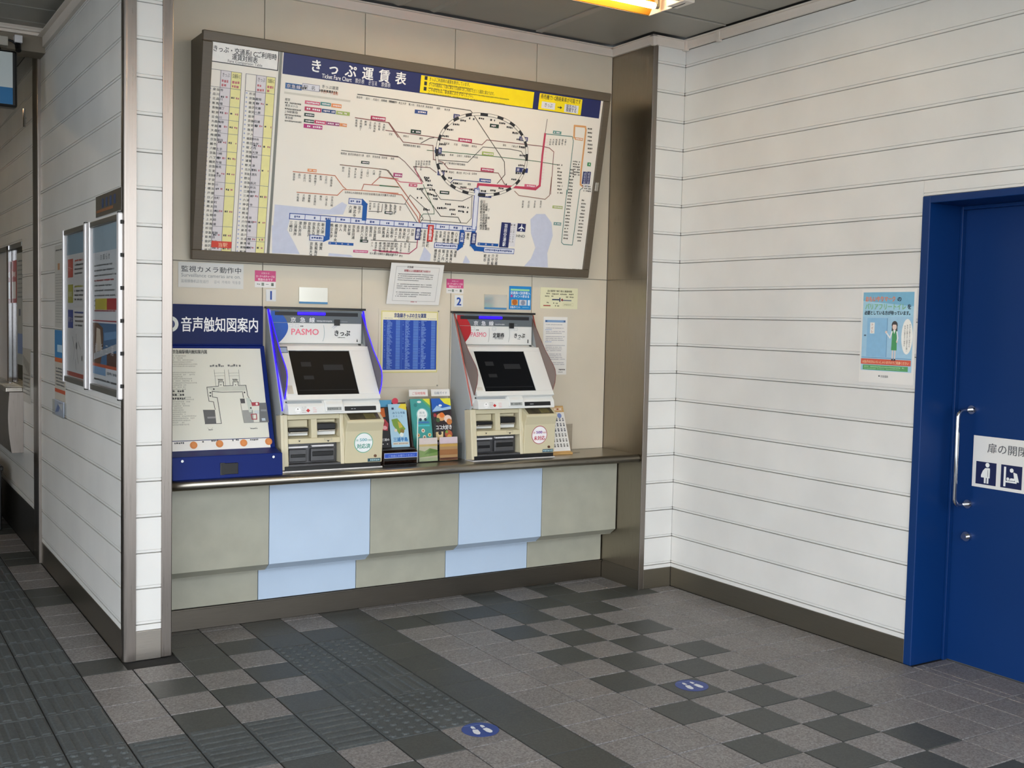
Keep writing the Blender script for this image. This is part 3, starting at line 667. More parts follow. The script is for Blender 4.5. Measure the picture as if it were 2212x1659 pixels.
pl(c7, [(0, 318), (205, 345), (345, 545), (365, 600)], .005, '#c07a68'); pl(c7, [(0, 412), (240, 430), (345, 600)], .003, GY)
pl(c7, [(140, 200), (190, 225), (390, 240), (320, 100)], .004, PKL); pl(c7, [(370, 285), (480, 280), (560, 385), (760, 400), (845, 360)], .003, GY)
pl(c7, [(370, 285), (560, 540), (720, 550), (745, 600)], .004, GY); pl(c7, [(400, 250), (500, 480), (500, 520), (400, 520), (370, 560)], .003, GN)
pl(c7, [(230, 430), (280, 345), (430, 480), (465, 560), (465, 610)], .003, GY); pl(c7, [(380, 575), (800, 605), (840, 560), (850, 350)], .003, GY)
pl(c5, [(650, 1255), (680, 1225), (910, 1245)], .004, '#3d4a78'); pl(c5, [(700, 1305), (900, 1310)], .003, '#b08a8a')
pl(c4, [(1600, 1303), (2180, 1365)], .0035, GY); pl(c4, [(1585, 1450), (2060, 1500), (2110, 1560), (2180, 1640)], .004, '#8a6a58')
pl(c6, [(1120, 243), (1555, 285), (1640, 400), (1670, 425)], .004, '#c87858'); pl(c6, [(1160, 458), (1580, 490), (1640, 430), (1840, 440), (2212, 470)], .004, '#c87858')
pl(c6, [(1835, 430), (1855, 375), (2212, 400)], .004, RD); pl(c6, [(1940, 375), (2020, 300), (2212, 320)], .004, RD)
pl(c6, [(1910, 550), (2212, 575)], .003, GY); pl(c6, [(1905, 655), (2040, 660), (2050, 580)], .003, GY); pl(c6, [(1930, 955), (2212, 970)], .003, GY); pl(c6, [(1950, 1060), (2212, 1080)], .005, PKL)
pl(c7, [(0, 765), (350, 780)], .003, GY); pl(c7, [(0, 865), (270, 885), (340, 830), (350, 740)], .005, '#b8506a')
# thick airport branch, monorail, loops at the right end
pl(c5, [(1540, 670), (1520, 800)], .003, GY); pl(c5, [(1520, 805), (1495, 1000), (1470, 1280)], .012, '#c4405c', 3); pl(c5, [(1470, 1280), (1430, 1312), (1320, 1300), (905, 1268)], .013, '#c4405c', 3); pl(c5, [(905, 1268), (900, 1300)], .013, '#c4405c', 3)
for k in range(16):
    a = A(c5(1522 - k * 3.4, 830 + k * 28)); P.scrib(a[0] + .008, a[1], a[0] + .02, a[1] + .007, '#f0dada', 4)
pl(c7, [(1240, 310), (1280, 350), (1520, 385), (1560, 350), (1580, 180)], .004, '#96705e')
pl(c5, [(1530, 805), (1770, 830), (1780, 870), (1730, 1300), (1720, 1361)], .0045, '#6a9088'); pl(c7, [(1720, 300), (1670, 780), (1690, 800), (1770, 805), (1840, 300), (1870, 275)], .0045, '#6a9088')
for s_ in range(22): a = A(c7(1742 - s_ * 3, 120 + s_ * 30)); P.scrib(a[0] + .006, a[1], a[0] + .034, a[1] + .009, GY, 3)
for s_ in range(13): a = A(c7(1850 - s_ * 4, 400 + s_ * 31)); P.scrib(a[0] + .004, a[1], a[0] + .034, a[1] + .009, GY, 3)
pl(c5, [(1785, 840), (1790, 730), (1890, 740), (1895, 770), (1850, 1150), (1845, 1270), (1870, 1290)], .010, '#e0a46a', 3); badge(c5, 1792, 832, 1868, 862, '#e0a46a')
for s_ in range(7): a = A(c5(1905, 765 + s_ * 36)); P.scrib(a[0] + .004, a[1], a[0] + .034, a[1] + .010, GY, 3)
for s_ in range(6): a = A(c5(1775, 1065 + s_ * 24)); P.scrib(a[0], a[1], a[0] + .045, a[1] + .009, GY, 3)
badge(c5, 1908, 1062, 1940, 1105, '#2e8a50'); P.rect(A(c5(1870, 1150))[0], A(c5(1870, 1265))[1], A(c5(1905, 1150))[0], A(c5(1870, 1150))[1], '#26346c', 3); P.rect(A(c5(1908, 1150))[0], A(c5(1905, 1265))[1], A(c5(1942, 1150))[0], A(c5(1905, 1150))[1], '#1b2460', 3)
for k in (0, 1): a = A(c5(1888 + 36 * k, 1158)); P.vtext('成田空港第一', a[0], a[1], a[1] - .1, '#d8d8e8', 4, w=.014)
for s_ in range(3): a = A(c5(1860, 1275 + s_ * 22)); P.scrib(a[0], a[1] - .008, a[0] + .06, a[1], GY, 3)
badge(c5, 1592, 770, 1670, 805, '#6a9a92'); badge(c7, 1588, 438, 1682, 470, LG); badge(c7, 1598, 590, 1668, 625, '#7aa09a')
for k in range(6): a = A(c5(1570 + 28 * k, 850)); P.vtext(NAMES[k + 8][:3] + '駅'[:0], a[0], a[1], a[1] - .034, IN, 3, w=.012)
for k in range(4): a = A(c7(1318 + 55 * k, 395)); P.vtext(NAMES[k + 30][:3], a[0], a[1], a[1] - .04, IN, 3, w=.012)
for k in range(9): a = A(c7(1660, 80 + 32 * k)); P.scrib(a[0] - .02, a[1], a[0] + .012, a[1] + .010, GY, 3)
# loop line
cx, cy = [(.5 * (A(c5(530, 900))[0] + A(c5(1360, 960))[0])), .5 * (A(c5(900, 620))[1] + A(c7(950, 345))[1])]
ra = .5 * (A(c5(1362, 960))[0] - A(c5(530, 960))[0]); rb = .5 * abs(A(c5(950, 625))[1] - A(c7(950, 345))[1])
def lp(t):
    c_, s_ = math.cos(t), math.sin(t); n_ = 2.25
    return (cx + ra * math.copysign(abs(c_) ** (2 / n_), c_), cy + rb * math.copysign(abs(s_) ** (2 / n_), s_))
N = 120
P.line([lp(2 * math.pi * k / N) for k in range(N + 1)], .0155, IN, 3); P.line([lp(2 * math.pi * k / N) for k in range(N + 1)], .0115, '#efeae0', 4)
for k in range(0, N, 6): P.line([lp(2 * math.pi * (k + q) / N) for q in (0, 1, 1.9)], .0145, IN, 5)
for k in range(28):
    t = 2 * math.pi * (k + .4) / 28; q = lp(t); u, v = cx + (q[0] - cx) * .90, cy + (q[1] - cy) * .90
    P.scrib(u - .018, v - .006, u + .018, v + .005, IN, 3)
for f, x0, y0, x1, y1, t_ in ((c5, 678, 615, 735, 665, '池袋'), (c5, 508, 918, 570, 988, '新宿'), (c5, 532, 1132, 595, 1190, '渋谷'), (c5, 1282, 822, 1362, 872, '日暮里'), (c5, 1250, 1105, 1362, 1158, '東京'), (c7, 912, 318, 1028, 368, '品川')):
    badge(f, x0, y0, x1, y1, '#28346e', t_)
for q in ((c5, 322, 575, 438, 620, '#3d5490'), (c5, 1012, 705, 1095, 748, DG), (c5, 285, 757, 380, 802, DG), (c5, 722, 835, 848, 880, CR), (c5, 940, 960, 1048, 1003, LG), (c5, 928, 1110, 1050, 1150, CR), (c5, 915, 1208, 1022, 1250, '#3d5490'), (c5, 0, 645, 55, 680, CR), (c4, 1898, 940, 2052, 992, CR), (c4, 1800, 1405, 1885, 1440, DG), (c4, 1252, 1485, 1345, 1522, OR), (c7, 125, 135, 208, 182, '#a84a78'), (c7, 268, 235, 345, 270, PKL), (c7, 552, 300, 640, 338, DG), (c7, 45, 490, 118, 518, DG), (c6, 2070, 650, 2155, 685, DG), (c6, 1815, 945, 1900, 980, DG), (c6, 1745, 1052, 1898, 1085, '#c83a78'), (c7, 1330, 240, 1438, 275, PK)): badge(*q)
# small station names along lines
def names(f, a, b, n, vertical, k0, dx=0, dy=12, ln=.055, col=IN):
    for k in range(n):
        t = (k + .3) / n; x, y = a[0] + (b[0] - a[0]) * t + dx, a[1] + (b[1] - a[1]) * t + dy; u, v = A(f(x, y)); nm = NAMES[(k0 + k) % len(NAMES)]
        if vertical: P.vtext(nm, u, v, v - min(ln, .0125 * len(nm)), col, 3, w=.0125)
        else: P.text(nm[:4], u - .0052 * len(nm[:4]), v - .012, u + .0052 * len(nm[:4]), col, 3, h=.012)
names(c4, (1760, 728), (2180, 785), 5, False, 0); names(c5, (20, 470), (680, 565), 8, False, 40); names(c4, (1740, 968), (2070, 1018), 7, True, 3)
names(c5, (225, 880), (400, 900), 3, False, 10); names(c5, (60, 775), (480, 835), 3, False, 20); names(c5, (590, 865), (930, 900), 4, False, 30); names(c5, (1120, 880), (1400, 915), 3, False, 12); names(c5, (640, 970), (930, 1000), 4, False, 5); names(c5, (610, 1045), (800, 1065), 3, False, 15); names(c5, (640, 1130), (920, 1150), 4, False, 25); names(c5, (700, 1235), (890, 1245), 2, False, 45)
names(c4, (1600, 1303), (2180, 1365), 7, False, 33); names(c4, (1600, 1455), (2040, 1500), 7, True, 50); names(c6, (1115, 243), (1560, 285), 8, True, 0, ln=.07); names(c6, (1155, 458), (1570, 490), 7, True, 8, ln=.07); names(c6, (1670, 430), (2212, 470), 9, False, 28)
names(c6, (1910, 550), (2040, 560), 3, True, 30); names(c6, (2070, 560), (2212, 575), 3, True, 33); names(c7, (50, 420), (220, 435), 4, True, 36); names(c6, (1930, 960), (2212, 970), 7, True, 40); names(c7, (0, 765), (300, 775), 8, True, 44); names(c6, (1930, 1065), (2212, 1080), 5, False, 47); names(c7, (60, 868), (270, 885), 2, False, 49)
for k in range(22):
    x, y = random.choice(((400 + k * 6, 180 + k * 14), (340 + (k % 8) * 20, 300 + k * 10), (560 + (k % 6) * 40, 390 + k * 7))); a = A(c7(x, y)); P.scrib(a[0], a[1], a[0] + .035, a[1] + .011, IN, 3)
for k in range(6): names(c5, (335 + 24 * k, 1035), (345 + 24 * k, 1038), 1, True, 17 + k, ln=.05)
# the operator's own line with its boxes and vertical names
BLU = '#0b55a4'
l0, l1 = A(c6(1080, 705)), A(c7(880, 660))
hgt = .030; lv = A(c6(1500, 735))[1]
P.rect(l0[0], lv - hgt / 2, l1[0], lv + hgt / 2, '#2d4f9c', 2); P.rect(l0[0] + .004, lv - hgt / 2 + .004, l1[0] - .002, lv + hgt / 2 - .004, '#dfe2ee', 3)
for k in range(13):
    u = l0[0] + (l1[0] - l0[0]) * (k + .5) / 13; P.rect(u + .038, lv - hgt / 2, u + .041, lv + hgt / 2, '#2d4f9c', 4); P.scrib(u - .014, lv - .006, u + .014, lv + .006, '#4a5a90', 4)
keik = NAMES[::-1]
own = '三崎口 三浦海岸 津久井浜 野比 京急長沢 京急久里浜 北久里浜 新大津 堀ノ内 県立大学 横須賀中央 汐入 逸見 安針塚 京急田浦 追浜 金沢八景 金沢文庫 能見台 京急富岡 杉田 屏風浦 上大岡 弘明寺 井土ヶ谷 南太田 黄金町 日ノ出町 戸部 横浜 神奈川 京急東神奈川 神奈川新町 子安 京急新子安 生麦 花月総持寺 京急鶴見 鶴見市場 八丁畷 京急川崎 六郷土手 雑色 京急蒲田'.split()
for k, nm in enumerate(own):
    u = l0[0] + .012 + (l1[0] - l0[0] - .03) * k / (len(own) - 1); P.vtext(nm, u, lv - hgt / 2 - .006, lv - hgt / 2 - .006 - min(.088, .0175 * len(nm)), IN, 3, w=.0165, bold=.01)
def thick(f, pts, w=.024): P.line([A(f(*p)) for p in pts], w, BLU, 4)
def ownbox(f, a, b, n, k0, below=True):
    p0, p1 = A(f(*a)), A(f(*b)); P.rect(p0[0], p0[1] - .014, p1[0], p0[1] + .014, '#2d4f9c', 4); P.rect(p0[0] + .003, p0[1] - .011, p1[0] - .003, p0[1] + .011, '#dfe2ee', 5); P.scrib(p0[0] + .01, p0[1] - .005, p1[0] - .01, p0[1] + .006, '#4a5a90', 6)
    for k in range(n):
        u = p0[0] + (p1[0] - p0[0]) * (k + .5) / n; nm = NAMES[(k0 + k) % len(NAMES)]; P.vtext(nm, u, p0[1] - .02, p0[1] - .02 - min(.08, .019 * len(nm)), IN, 3, w=.0165, bold=.01)
thick(c6, [(1835, 555), (1868, 590), (1858, 735)]); ownbox(c6, (1697, 548), (1838, 560), 3, 55)
thick(c6, [(1485, 760), (1475, 930), (1440, 945)]); ownbox(c6, (1290, 928), (1440, 940), 3, 44)
thick(c7, [(755, 680), (745, 810), (715, 832)]); ownbox(c7, (500, 805), (718, 822), 6, 41)
thick(c7, [(862, 690), (850, 800), (880, 838), (960, 845)]); ownbox(c7, (955, 848), (1235, 862), 0, 58)
for k in range(4): a = A(c7(970 + 36 * k, 888)); P.vtext(('糀谷', '大鳥居', '穴守稲荷', '天空橋')[k], a[0], a[1], a[1] - .02 * (2, 3, 4, 3)[k], IN, 3, w=.0165, bold=.01)
badge(c6, 1488, 968, 1748, 1002, BLU, '京急本線'); badge(c7, 900, 778, 1090, 810, BLU, '空港線')
def vbox(f, x0, y0, x1, y1, col, t_): a, b = A(f(x0, y0)), A(f(x1, y1)); P.rect(a[0], b[1], b[0], a[1], col, 5); P.vtext(t_, (a[0] + b[0]) / 2, a[1] - .006, b[1] + .006, '#f0f0f4', 6, bold=.02, w=.020)
vbox(c7, 332, 640, 368, 760, '#1b2a6c', '横浜駅'); vbox(c7, 446, 618, 484, 775, '#cc3328', '京急鶴見'); vbox(c7, 845, 688, 880, 800, '#1b2a6c', '京急蒲田'); vbox(c7, 738, 680, 772, 790, '#1b4a9c', '京急川崎')
vbox(c7, 1120, 595, 1180, 830, '#1b2460', '羽田空港駅'); a, b = A(c7(1195, 600)), A(c7(1240, 820)); P.rect(a[0], b[1], b[0], a[1], '#e2e0e4', 3)
for k in (0, 1): P.vtext('第一二ターミナル', a[0] + .012 + .018 * k, a[1] - .005, b[1] + .02, IN, 4, w=.013)
a, b = A(c7(1268, 605)), A(c7(1336, 685)); P.rect(a[0], b[1], b[0], a[1], NV, 3); u, v = (a[0] + b[0]) / 2, (a[1] + b[1]) / 2; g = (b[0] - a[0]) * .42
P.poly([(u + x * g, v + y * g) for x, y in ((0, .9), (.12, .7), (.12, .3), (.85, -.2), (.85, -.38), (.12, -.12), (.1, -.55), (.32, -.75), (.32, -.88), (0, -.78), (-.32, -.88), (-.32, -.75), (-.1, -.55), (-.12, -.12), (-.85, -.38), (-.85, -.2), (-.12, .3), (-.12, .7))], '#ffffff', 4)
P.text('HND', u - .028, b[1] - .03, u + .028, IN, 3, h=.02)
# upright part towards the loop
a, b = A(c7(902, 300)), A(c7(866, 640)); P.line([A(c7(893, 300)), A(c7(868, 650))], .030, '#2d4f9c', 3); P.line([A(c7(893, 304)), A(c7(868, 648))], .023, '#dfe2ee', 4)
for k in range(11): a = A(c7(925 - k * .6, 388 + 25 * k)); P.text(NAMES[k + 1][:4], a[0], a[1] - .013, a[0] + .015 * min(4, len(NAMES[k + 1])), IN, 3, h=.015, bold=.01)
P.poly([A(c7(890, 300)), A(c7(905, 262)), A(c7(922, 300))], '#8f98c8', 5)
a = A(c7(1770, 1022)); P.scrib(a[0], a[1] - .008, a[0] + .085, a[1], GY, 3)
P.build('printing', fb, .35)

# ================================================================== VOICE GUIDE CABINET
gx0, gx1 = -1.812, -1.315
gd = thing('voice_guide_cabinet', (-1.56, .2, ZT), 'blue audio and tactile map cabinet standing at the pillar end of the counter', 'guide board')
gb = [(YW - .001, ZT), (.047, ZT), (.056, .852), (.120, .862), (.150, .868), (.315, 1.33), (.330, 1.332), (.330, 1.518), (YW - .001, 1.518)]
fixn(obj('cabinet', MB().prism(gb, 0, gx0, gx1), GUIDEBLUE, gd, .003))
obj('header_panel', box((gx0 + .002, .326, 1.338), (gx1 - .002, .331, 1.515)), GUIDENAVY, gd, .001)
hp = Print((gx0, .326, 1.34), XV, ZV)
hp.ptext('音声触知図案内', (390, 713), (559, 713), '#f4f4f4', 2, h=.072, bold=.014); c_ = hp.px((372, 700)); hp.disc(c_[0] - .008, c_[1], .036, '#dfe3dc', 1); hp.disc(c_[0] - .008, c_[1], .020, '#06205f', 2); hp.build('header_lettering', gd)
Vg = Vector((0, .315 - .155, 1.33 - .868)).normalized(); Ng = XV.cross(Vg)
Og = Vector((gx0, .155, .868)); gl_ = Vector((0, .16, .462)).length
def slab(O, V, N, u0, v0, u1, v1, h0, h1, mb=None):
    mb = mb or MB(); q = [O + XV * u + V * v + N * h for h in (h0, h1) for u, v in ((u0, v0), (u1, v0), (u1, v1), (u0, v1))]
    return mb.add(q, [(0, 3, 2, 1), (4, 5, 6, 7), (0, 1, 5, 4), (1, 2, 6, 5), (2, 3, 7, 6), (3, 0, 4, 7)])
mp = Print(Og + Ng * .006, XV, Vg); mp_tr = mp.px((562, 753)); mp_br = mp.px((596, 966)); mp_mid = mp.px((592, 945))
u1, vt, vb0, vm = mp_tr[0], mp_tr[1], mp_br[1], mp_mid[1]
obj('map_plate', slab(Og, Vg, Ng, .004, vm + .002, u1, vt, 0, .006), mat('ivory map plate', '#dcdcd0', .4, var=.015), gd, .001)
bs = obj('button_strip', slab(Og, Vg, Ng, .004, vb0, u1, vm - .001, 0, .007), PAPER, gd, .001)
m = mp; K = cc(360, 740, 6.635); E1, E2 = '#3a3b3c', '#8d8f88'
m.pl([K(575, 640), K(745, 625), K(745, 560)], .0026, E1); m.pl([K(815, 560), K(815, 622), K(950, 618), K(950, 560)], .0026, E1); m.pl([K(1025, 560), K(1025, 615), K(1135, 612), K(1160, 760), K(1215, 855)], .0026, E1)
m.pl([K(575, 640), K(605, 840), K(670, 850), K(695, 960)], .0026, E1); m.pl([K(650, 700), K(655, 780), K(725, 790), K(785, 1160), K(550, 1165)], .0026, E1); m.pl([K(650, 700), K(790, 712), K(1085, 705), K(1100, 790)], .0026, E1)
m.pq([K(580, 645), K(1130, 618), K(1140, 690), K(655, 696)], '#c6c8bc', 1)
for x in (680, 885): m.pl([K(x, 390), K(x + 25, 620)], .0018, E2); m.pl([K(x + 145, 390), K(x + 165, 615)], .0018, E2); m.pl([K(x, 440), K(x + 145, 435)], .0012, E2); m.pl([K(x + 5, 480), K(x + 150, 475)], .0012, E2)
for x in (735, 945):
    for k in range(4): m.pl([K(x + 18 * k, 520), K(x + 22 + 16 * k, 570)], .002, E1)
    m.pl([K(x, 535), K(x + 75, 532)], .002, E1); c_ = m.px(K(x + 42, 607)); m.disc(c_[0], c_[1], .0026, E1, 2, 10)
for x, y in ((1115, 715), (625, 765), (675, 668), (1205, 938), (625, 720)): c_ = m.px(K(x, y)); m.disc(c_[0], c_[1], .004, E1, 2, 10)
for x in (620, 875):
    for k in range(5): c_ = m.px(K(x + 40 * k, 345)); m.vtext('番線方面'[k % 4], c_[0] + .004, c_[1] + .018, c_[1], '#55565a', 3) if 0 else m.scrib(c_[0], c_[1] - .002, c_[0] + .012, c_[1] + random.uniform(.006, .02), '#6b6c6c', 3)
m.pq([K(520, 965), K(690, 965), K(712, 1160), K(550, 1165)], '#5c5d5f', 2); m.pq([K(580, 1065), K(700, 1060), K(705, 1085), K(585, 1090)], '#8a8b8c', 3)
m.pq([K(1050, 805), K(1115, 803), K(1125, 870), K(1062, 872)], '#4d4e50', 2); m.pq([K(1325, 865), K(1425, 862), K(1465, 1140), K(1330, 1140)], '#6d6f70', 2); m.pq([K(1345, 960), K(1425, 958), K(1432, 985), K(1350, 985)], '#8d9092', 3); m.pq([K(1360, 1085), K(1410, 1083), K(1418, 1120), K(1366, 1122)], '#b8c4cc', 3)
m.pq([K(1210, 858), K(1322, 855), K(1330, 905), K(1222, 910)], '#a8404a', 3); c_ = m.px(K(1290, 880)); m.disc(c_[0], c_[1], .006, '#e8e0dc', 4, 10)
m.pq([K(1085, 970), K(1235, 965), K(1250, 1145), K(1110, 1150)], '#9a9c98', 1); m.pq([K(1135, 790), K(1190, 800), K(1225, 960), K(1215, 1000), K(1180, 1000)], '#c3ccc2', 2); m.pl([K(1060, 875), K(1110, 1150), K(1460, 1140)], .0025, E2)
m.pl([K(1210, 1030), K(1285, 1025), K(1290, 1100), K(1225, 1100), K(1210, 1030)], .004, '#a8404a', 4); m.pq([K(1250, 975), K(1320, 970), K(1325, 1020), K(1255, 1022)], '#c9d0d0', 2)
a = m.px(K(85, 155)); b = m.px(K(580, 150)); m.text('京急線駅構内触知案内図', a[0], a[1], b[0], E1, 2, h=.02, bold=.02)
for k in range(34):
    if k in (6, 7): continue
    y = 190 + k * 30; a = m.px(K(85, y)); b = m.px(K(random.randint(220, 470) if k < 9 else random.randint(180, 440), y - 3)); m.scrib(max(.006, a[0]), a[1] - .004, b[0], a[1] + .003, '#b9b9ae', 2)
for k in range(3): a = m.px(K(85, 705 + 53 * k)); m.scrib(max(.006, a[0]), a[1] - .004, a[0] + .055, a[1] + .007, E1, 3)
m.pl([K(585, 1220), K(620, 1260), K(660, 1220)], .001, E2); m.pl([K(1190, 1215), K(1240, 1240), K(1290, 1210)], .001, E2); a = m.px(K(600, 1258)); m.scrib(a[0], a[1], a[0] + .02, a[1] + .004, E1, 3); a = m.px(K(1200, 1240)); m.scrib(a[0], a[1], a[0] + .035, a[1] + .004, E1, 3)
for x, y, n in ((110, 1460, 28), (480, 1440, 4), (640, 1425, 16), (940, 1415, 12), (1195, 1410, 22)): a = m.px(K(x, y)); m.scrib(max(.006, a[0]), a[1], a[0] + n * .0016 + .01, a[1] + .009, '#56585c', 5)
m.build('map_print', gd)
for x, y in ((418, 962), (474, 959), (526, 957), (580, 954)):
    c_ = m.px((x, y)); p0 = Og + XV * c_[0] + Vg * c_[1]
    bt_ = obj('button', MB().cyl(p0 + Ng * .004, p0 + Ng * .011, .0165, 20).cyl(p0 + Ng * .011, p0 + Ng * .014, .012, 20), ORANGEBTN, gd, .001)
for x in (-1.77, -1.36): obj('screw', MB().cyl((x, .052, .836), (x, .046, .836), .006, 12), CHROME, gd)
obj('sensor_window', MB().box((-1.600, .0445, .768), (-1.523, .056, .818)), BLACK, gd, .002); obj('sensor_bezel', MB().box((-1.603, .046, .766), (-1.583, .058, .820)), DARKGREY, gd, .001)

# ================================================================== TICKET MACHINES
def machine(x0, red):
    t = thing('ticket_machine', (x0 + .253, .2, ZT), 'ticket machine with red side plates and a red rimmed round sticker' if red else 'ticket machine with glowing blue edged side plates and a green rimmed sticker', 'ticket machine', 'ticket machines on the counter')
    X = lambda u: x0 + u
    side = [(YW - .001, ZT), (.19, ZT), (.205, 1.012), (.152, 1.014), (.142, 1.04), (.352, 1.505), (YW - .001, 1.508)]
    cs = MB()
    for a in (0, .494): cs.prism(side, 0, X(a), X(a + .012))
    cs.box((X(.012), .345, ZT), (X(.494), YW - .001, 1.505)); fixn(obj('casing', cs, CASING, t, .002))
    obj('top_edge', box((X(-.006), .335, 1.508), (X(.508), YW, 1.518)), BLACK, t, .001)
    # header
    hd = obj('header_panel', box((X(.014), .330, 1.343), (X(.482), .346, 1.503)), PALE, t, .002)
    h = Print((X(.014), .330, 1.343), XV, ZV); hw = .468
    h.rect(0, .098, hw, .160, '#5f676d', 1)
    col = '#b3121c' if red else '#0b52b0'
    h.poly([(0, .004), (.042, .004)] + [(.042 + .045 * math.sin(k * math.pi / 16) ** .9 + .0, .004 + .148 * k / 16) for k in range(1, 16)] + [(.042, .154), (0, .154)], col, 2)
    h.rect(.02, .134, hw - .02, .152, '#14141a', 3)
    h.frame(.0, 0, hw, .1, .0015, '#9aa09a', 2)
    if red:
        L = [(1073, 1285, 690, '京急線'), ]; fx = lambda x, y: (800 + x / 4.809, 560 + y / 4.809)
        a, b = h.px(fx(1070, 690)), h.px(fx(1280, 692)); h.text('京 急 線', a[0], .104, b[0], '#eceef0', 3, h=.026, bold=.012); h.scrib(b[0] + .01, .106, b[0] + .07, .113, '#b9bec2', 3); h.scrib(b[0] + .1, .106, b[0] + .15, .111, '#8a9096', 3)
        a, b = h.px(fx(1038, 820)), h.px(fx(1203, 822)); h.text('PASMO', a[0], .042, b[0], '#e06f86', 3, h=.035, bold=.01); h.text('IC', a[0] + .03, .076, a[0] + .045, '#333', 3) if 0 else h.scrib(a[0] + .034, .074, a[0] + .05, .081, '#4a4a4a', 3)
        a, b = h.px(fx(1270, 825)), h.px(fx(1390, 825)); h.text('定期券', a[0], .040, b[0], '#1d1f20', 3, h=.028, bold=.03); h.scrib(a[0] + .012, .03, b[0] - .005, .035, '#6b7070', 3)
        a, b = h.px(fx(1488, 828)), h.px(fx(1605, 828)); h.text('きっぷ', a[0], .040, b[0], '#1d1f20', 3, h=.028, bold=.03); h.scrib(a[0] + .025, .03, b[0] - .03, .035, '#6b7070', 3)
        for x in (1225, 1435): a = h.px(fx(x, 800))[0]; h.line([(a, .015), (a + .006, .05), (a + .004, .088)], .002, '#9aa4a4', 3)
        for x in (1060, 1280, 1505): a = h.px(fx(x, 740))[0]; h.frame(a - .01, .078, a + .014, .092, .0012, '#a9b3bc', 3)
        a = h.px(fx(1635, 870))[0]; h.rect(a - .003, .01, a + .003, .03, '#2a2a2a', 3); d_ = h.px(fx(1463, 688))[0]
    else:
        fx = lambda x, y: (560 + x / 6.91, 640 + y / 6.91)
        a, b = h.px(fx(462, 390)), h.px(fx(832, 390)); h.text('京 急 線', a[0], .104, b[0], '#eceef0', 3, h=.026, bold=.012); h.scrib(b[0] + .008, .106, b[0] + .09, .113, '#c9ced2', 3); h.scrib(b[0] + .115, .106, b[0] + .17, .111, '#8a9096', 3)
        a, b = h.px(fx(468, 630)), h.px(fx(885, 630)); h.text('PASMO', a[0], .042, b[0], '#ee7a8e', 3, h=.042, bold=.016); h.scrib(a[0] + .048, .08, a[0] + .064, .087, '#5a5a5a', 3); h.scrib(b[0] - .014, .02, b[0] - .006, .027, '#8a8f8f', 3)
        fx2 = lambda x, y: (700 + x / 6.91, 640 + y / 6.91); a, b = h.px(fx2(143, 635)), h.px(fx2(388, 635)); h.text('きっぷ', a[0], .040, b[0], '#1d1f20', 3, h=.032, bold=.03); h.scrib(a[0] + .022, .028, b[0] - .026, .033, '#6b7070', 3)
        a = h.px(fx(960, 560))[0]; h.line([(a - .004, .012), (a + .002, .03), (a + .004, .052), (a + .002, .076), (a - .001, .090)], .0022, '#93aeb4', 3)
        for x in (450, 540): a = h.px(fx(x, 500))[0]; h.frame(a - .002, .078, a + .018, .092, .0012, '#b9bccb', 3)
        a = h.px(fx2(150, 490))[0]; h.line([(a - .012, .078), (a + .006, .092)], .002, '#b9bccb', 3); h.line([(a - .004, .074), (a + .014, .088)], .002, '#b9bccb', 3)
        a = h.px(fx2(492, 690))[0]; h.poly([(a - .004, .01), (a + .004, .01), (a, .026)], '#2a2a2a', 3); d_ = h.px(fx2(190, 385))[0]
    h.build('header_print', hd)
    obj('status_light', box((X(.014) + hw * .40 - .055, .3235, 1.481), (X(.014) + hw * .40 + .088, .3285, 1.494)), LEDBLUE, hd, .003)
    obj('camera_cover', box((X(.014) + d_ - .014, .322, 1.432), (X(.014) + d_ + .014, .330, 1.461)), BLACK, hd, .001)
    obj('header_clip', MB().cyl((X(.014) + hw - .012, .33, 1.337), (X(.014) + hw - .012, .318, 1.337), .006, 10), DARKGREY, hd)
    # screen, tilted
    Vs = Vector((0, .137, .207)).normalized(); Ns = XV.cross(Vs); O = Vector((x0, .118, 1.105))
    fixn(obj('backing', MB().prism([(.345, 1.02), (.16, 1.02), (.132, 1.085), (.285, 1.322), (.345, 1.345)], 0, X(.012), X(.494)), PALE, t))
    sc = obj('screen', slab(O, Vs, Ns, .06, -.01, .397, .258, -.012, -.003), SCREEN, t)
    s0, s1, w0, w1 = .074, .384, .005, .247
    for a in ((.018, w1, .488, .272), (.018, -.022, .488, w0), (.018, w0, s0, w1), (s1, w0, .488, w1)): obj('screen_bezel', slab(O, Vs, Ns, a[0], a[1], a[2], a[3], -.012, .002), PALE, t, .0015)
    dk = Print(O + Ns * -.003, XV, Vs)
    for a in ((s0 + .05, .16, s0 + .10, .185), (s0 + .05, .09, s0 + .1, .11), (s0 + .16, .14, s0 + .26, .17), (s0 + .01, .03, s1 - .01, .033)): dk.rect(*a, '#171b21', 1)
    dk.build('dim_menu', sc, .6)
    bz = Print(O + Ns * .002, XV, Vs)
    if not red: bz.rect(.024, .262, .072, .268, '#2a2f38', 1); bz.rect(.028, .235, .066, .262, '#9fb2cc', 2); bz.frame(.024, .232, .070, .266, .003, '#3a4552', 3); bz.rect(.026, .01, .055, .055, '#c9c2b2', 1)
    else: bz.rect(.026, .01, .06, .03, '#d3d0c6', 1)
    bz.build('edge_labels', t)
    # console
    cp = [(.155, 1.018), (.094, 1.020), (.102, 1.058), (.128, 1.086), (.17, 1.086)]
    con = fixn(obj('console', MB().prism(cp, 0, X(.020), X(.486)), PALE, t, .003))
    fixn(obj('receipt_mouth', MB().prism([(.128, 1.03), (.090, 1.03), (.096, 1.066), (.118, 1.088), (.128, 1.088)], 0, X(.200), X(.292)), PALE, con, .004))
    fixn(obj('card_slot', MB().prism([(.12, 1.031), (.0955, 1.031), (.1005, 1.053), (.12, 1.053)], 0, X(.298), X(.462)), BLACK, con, .002))
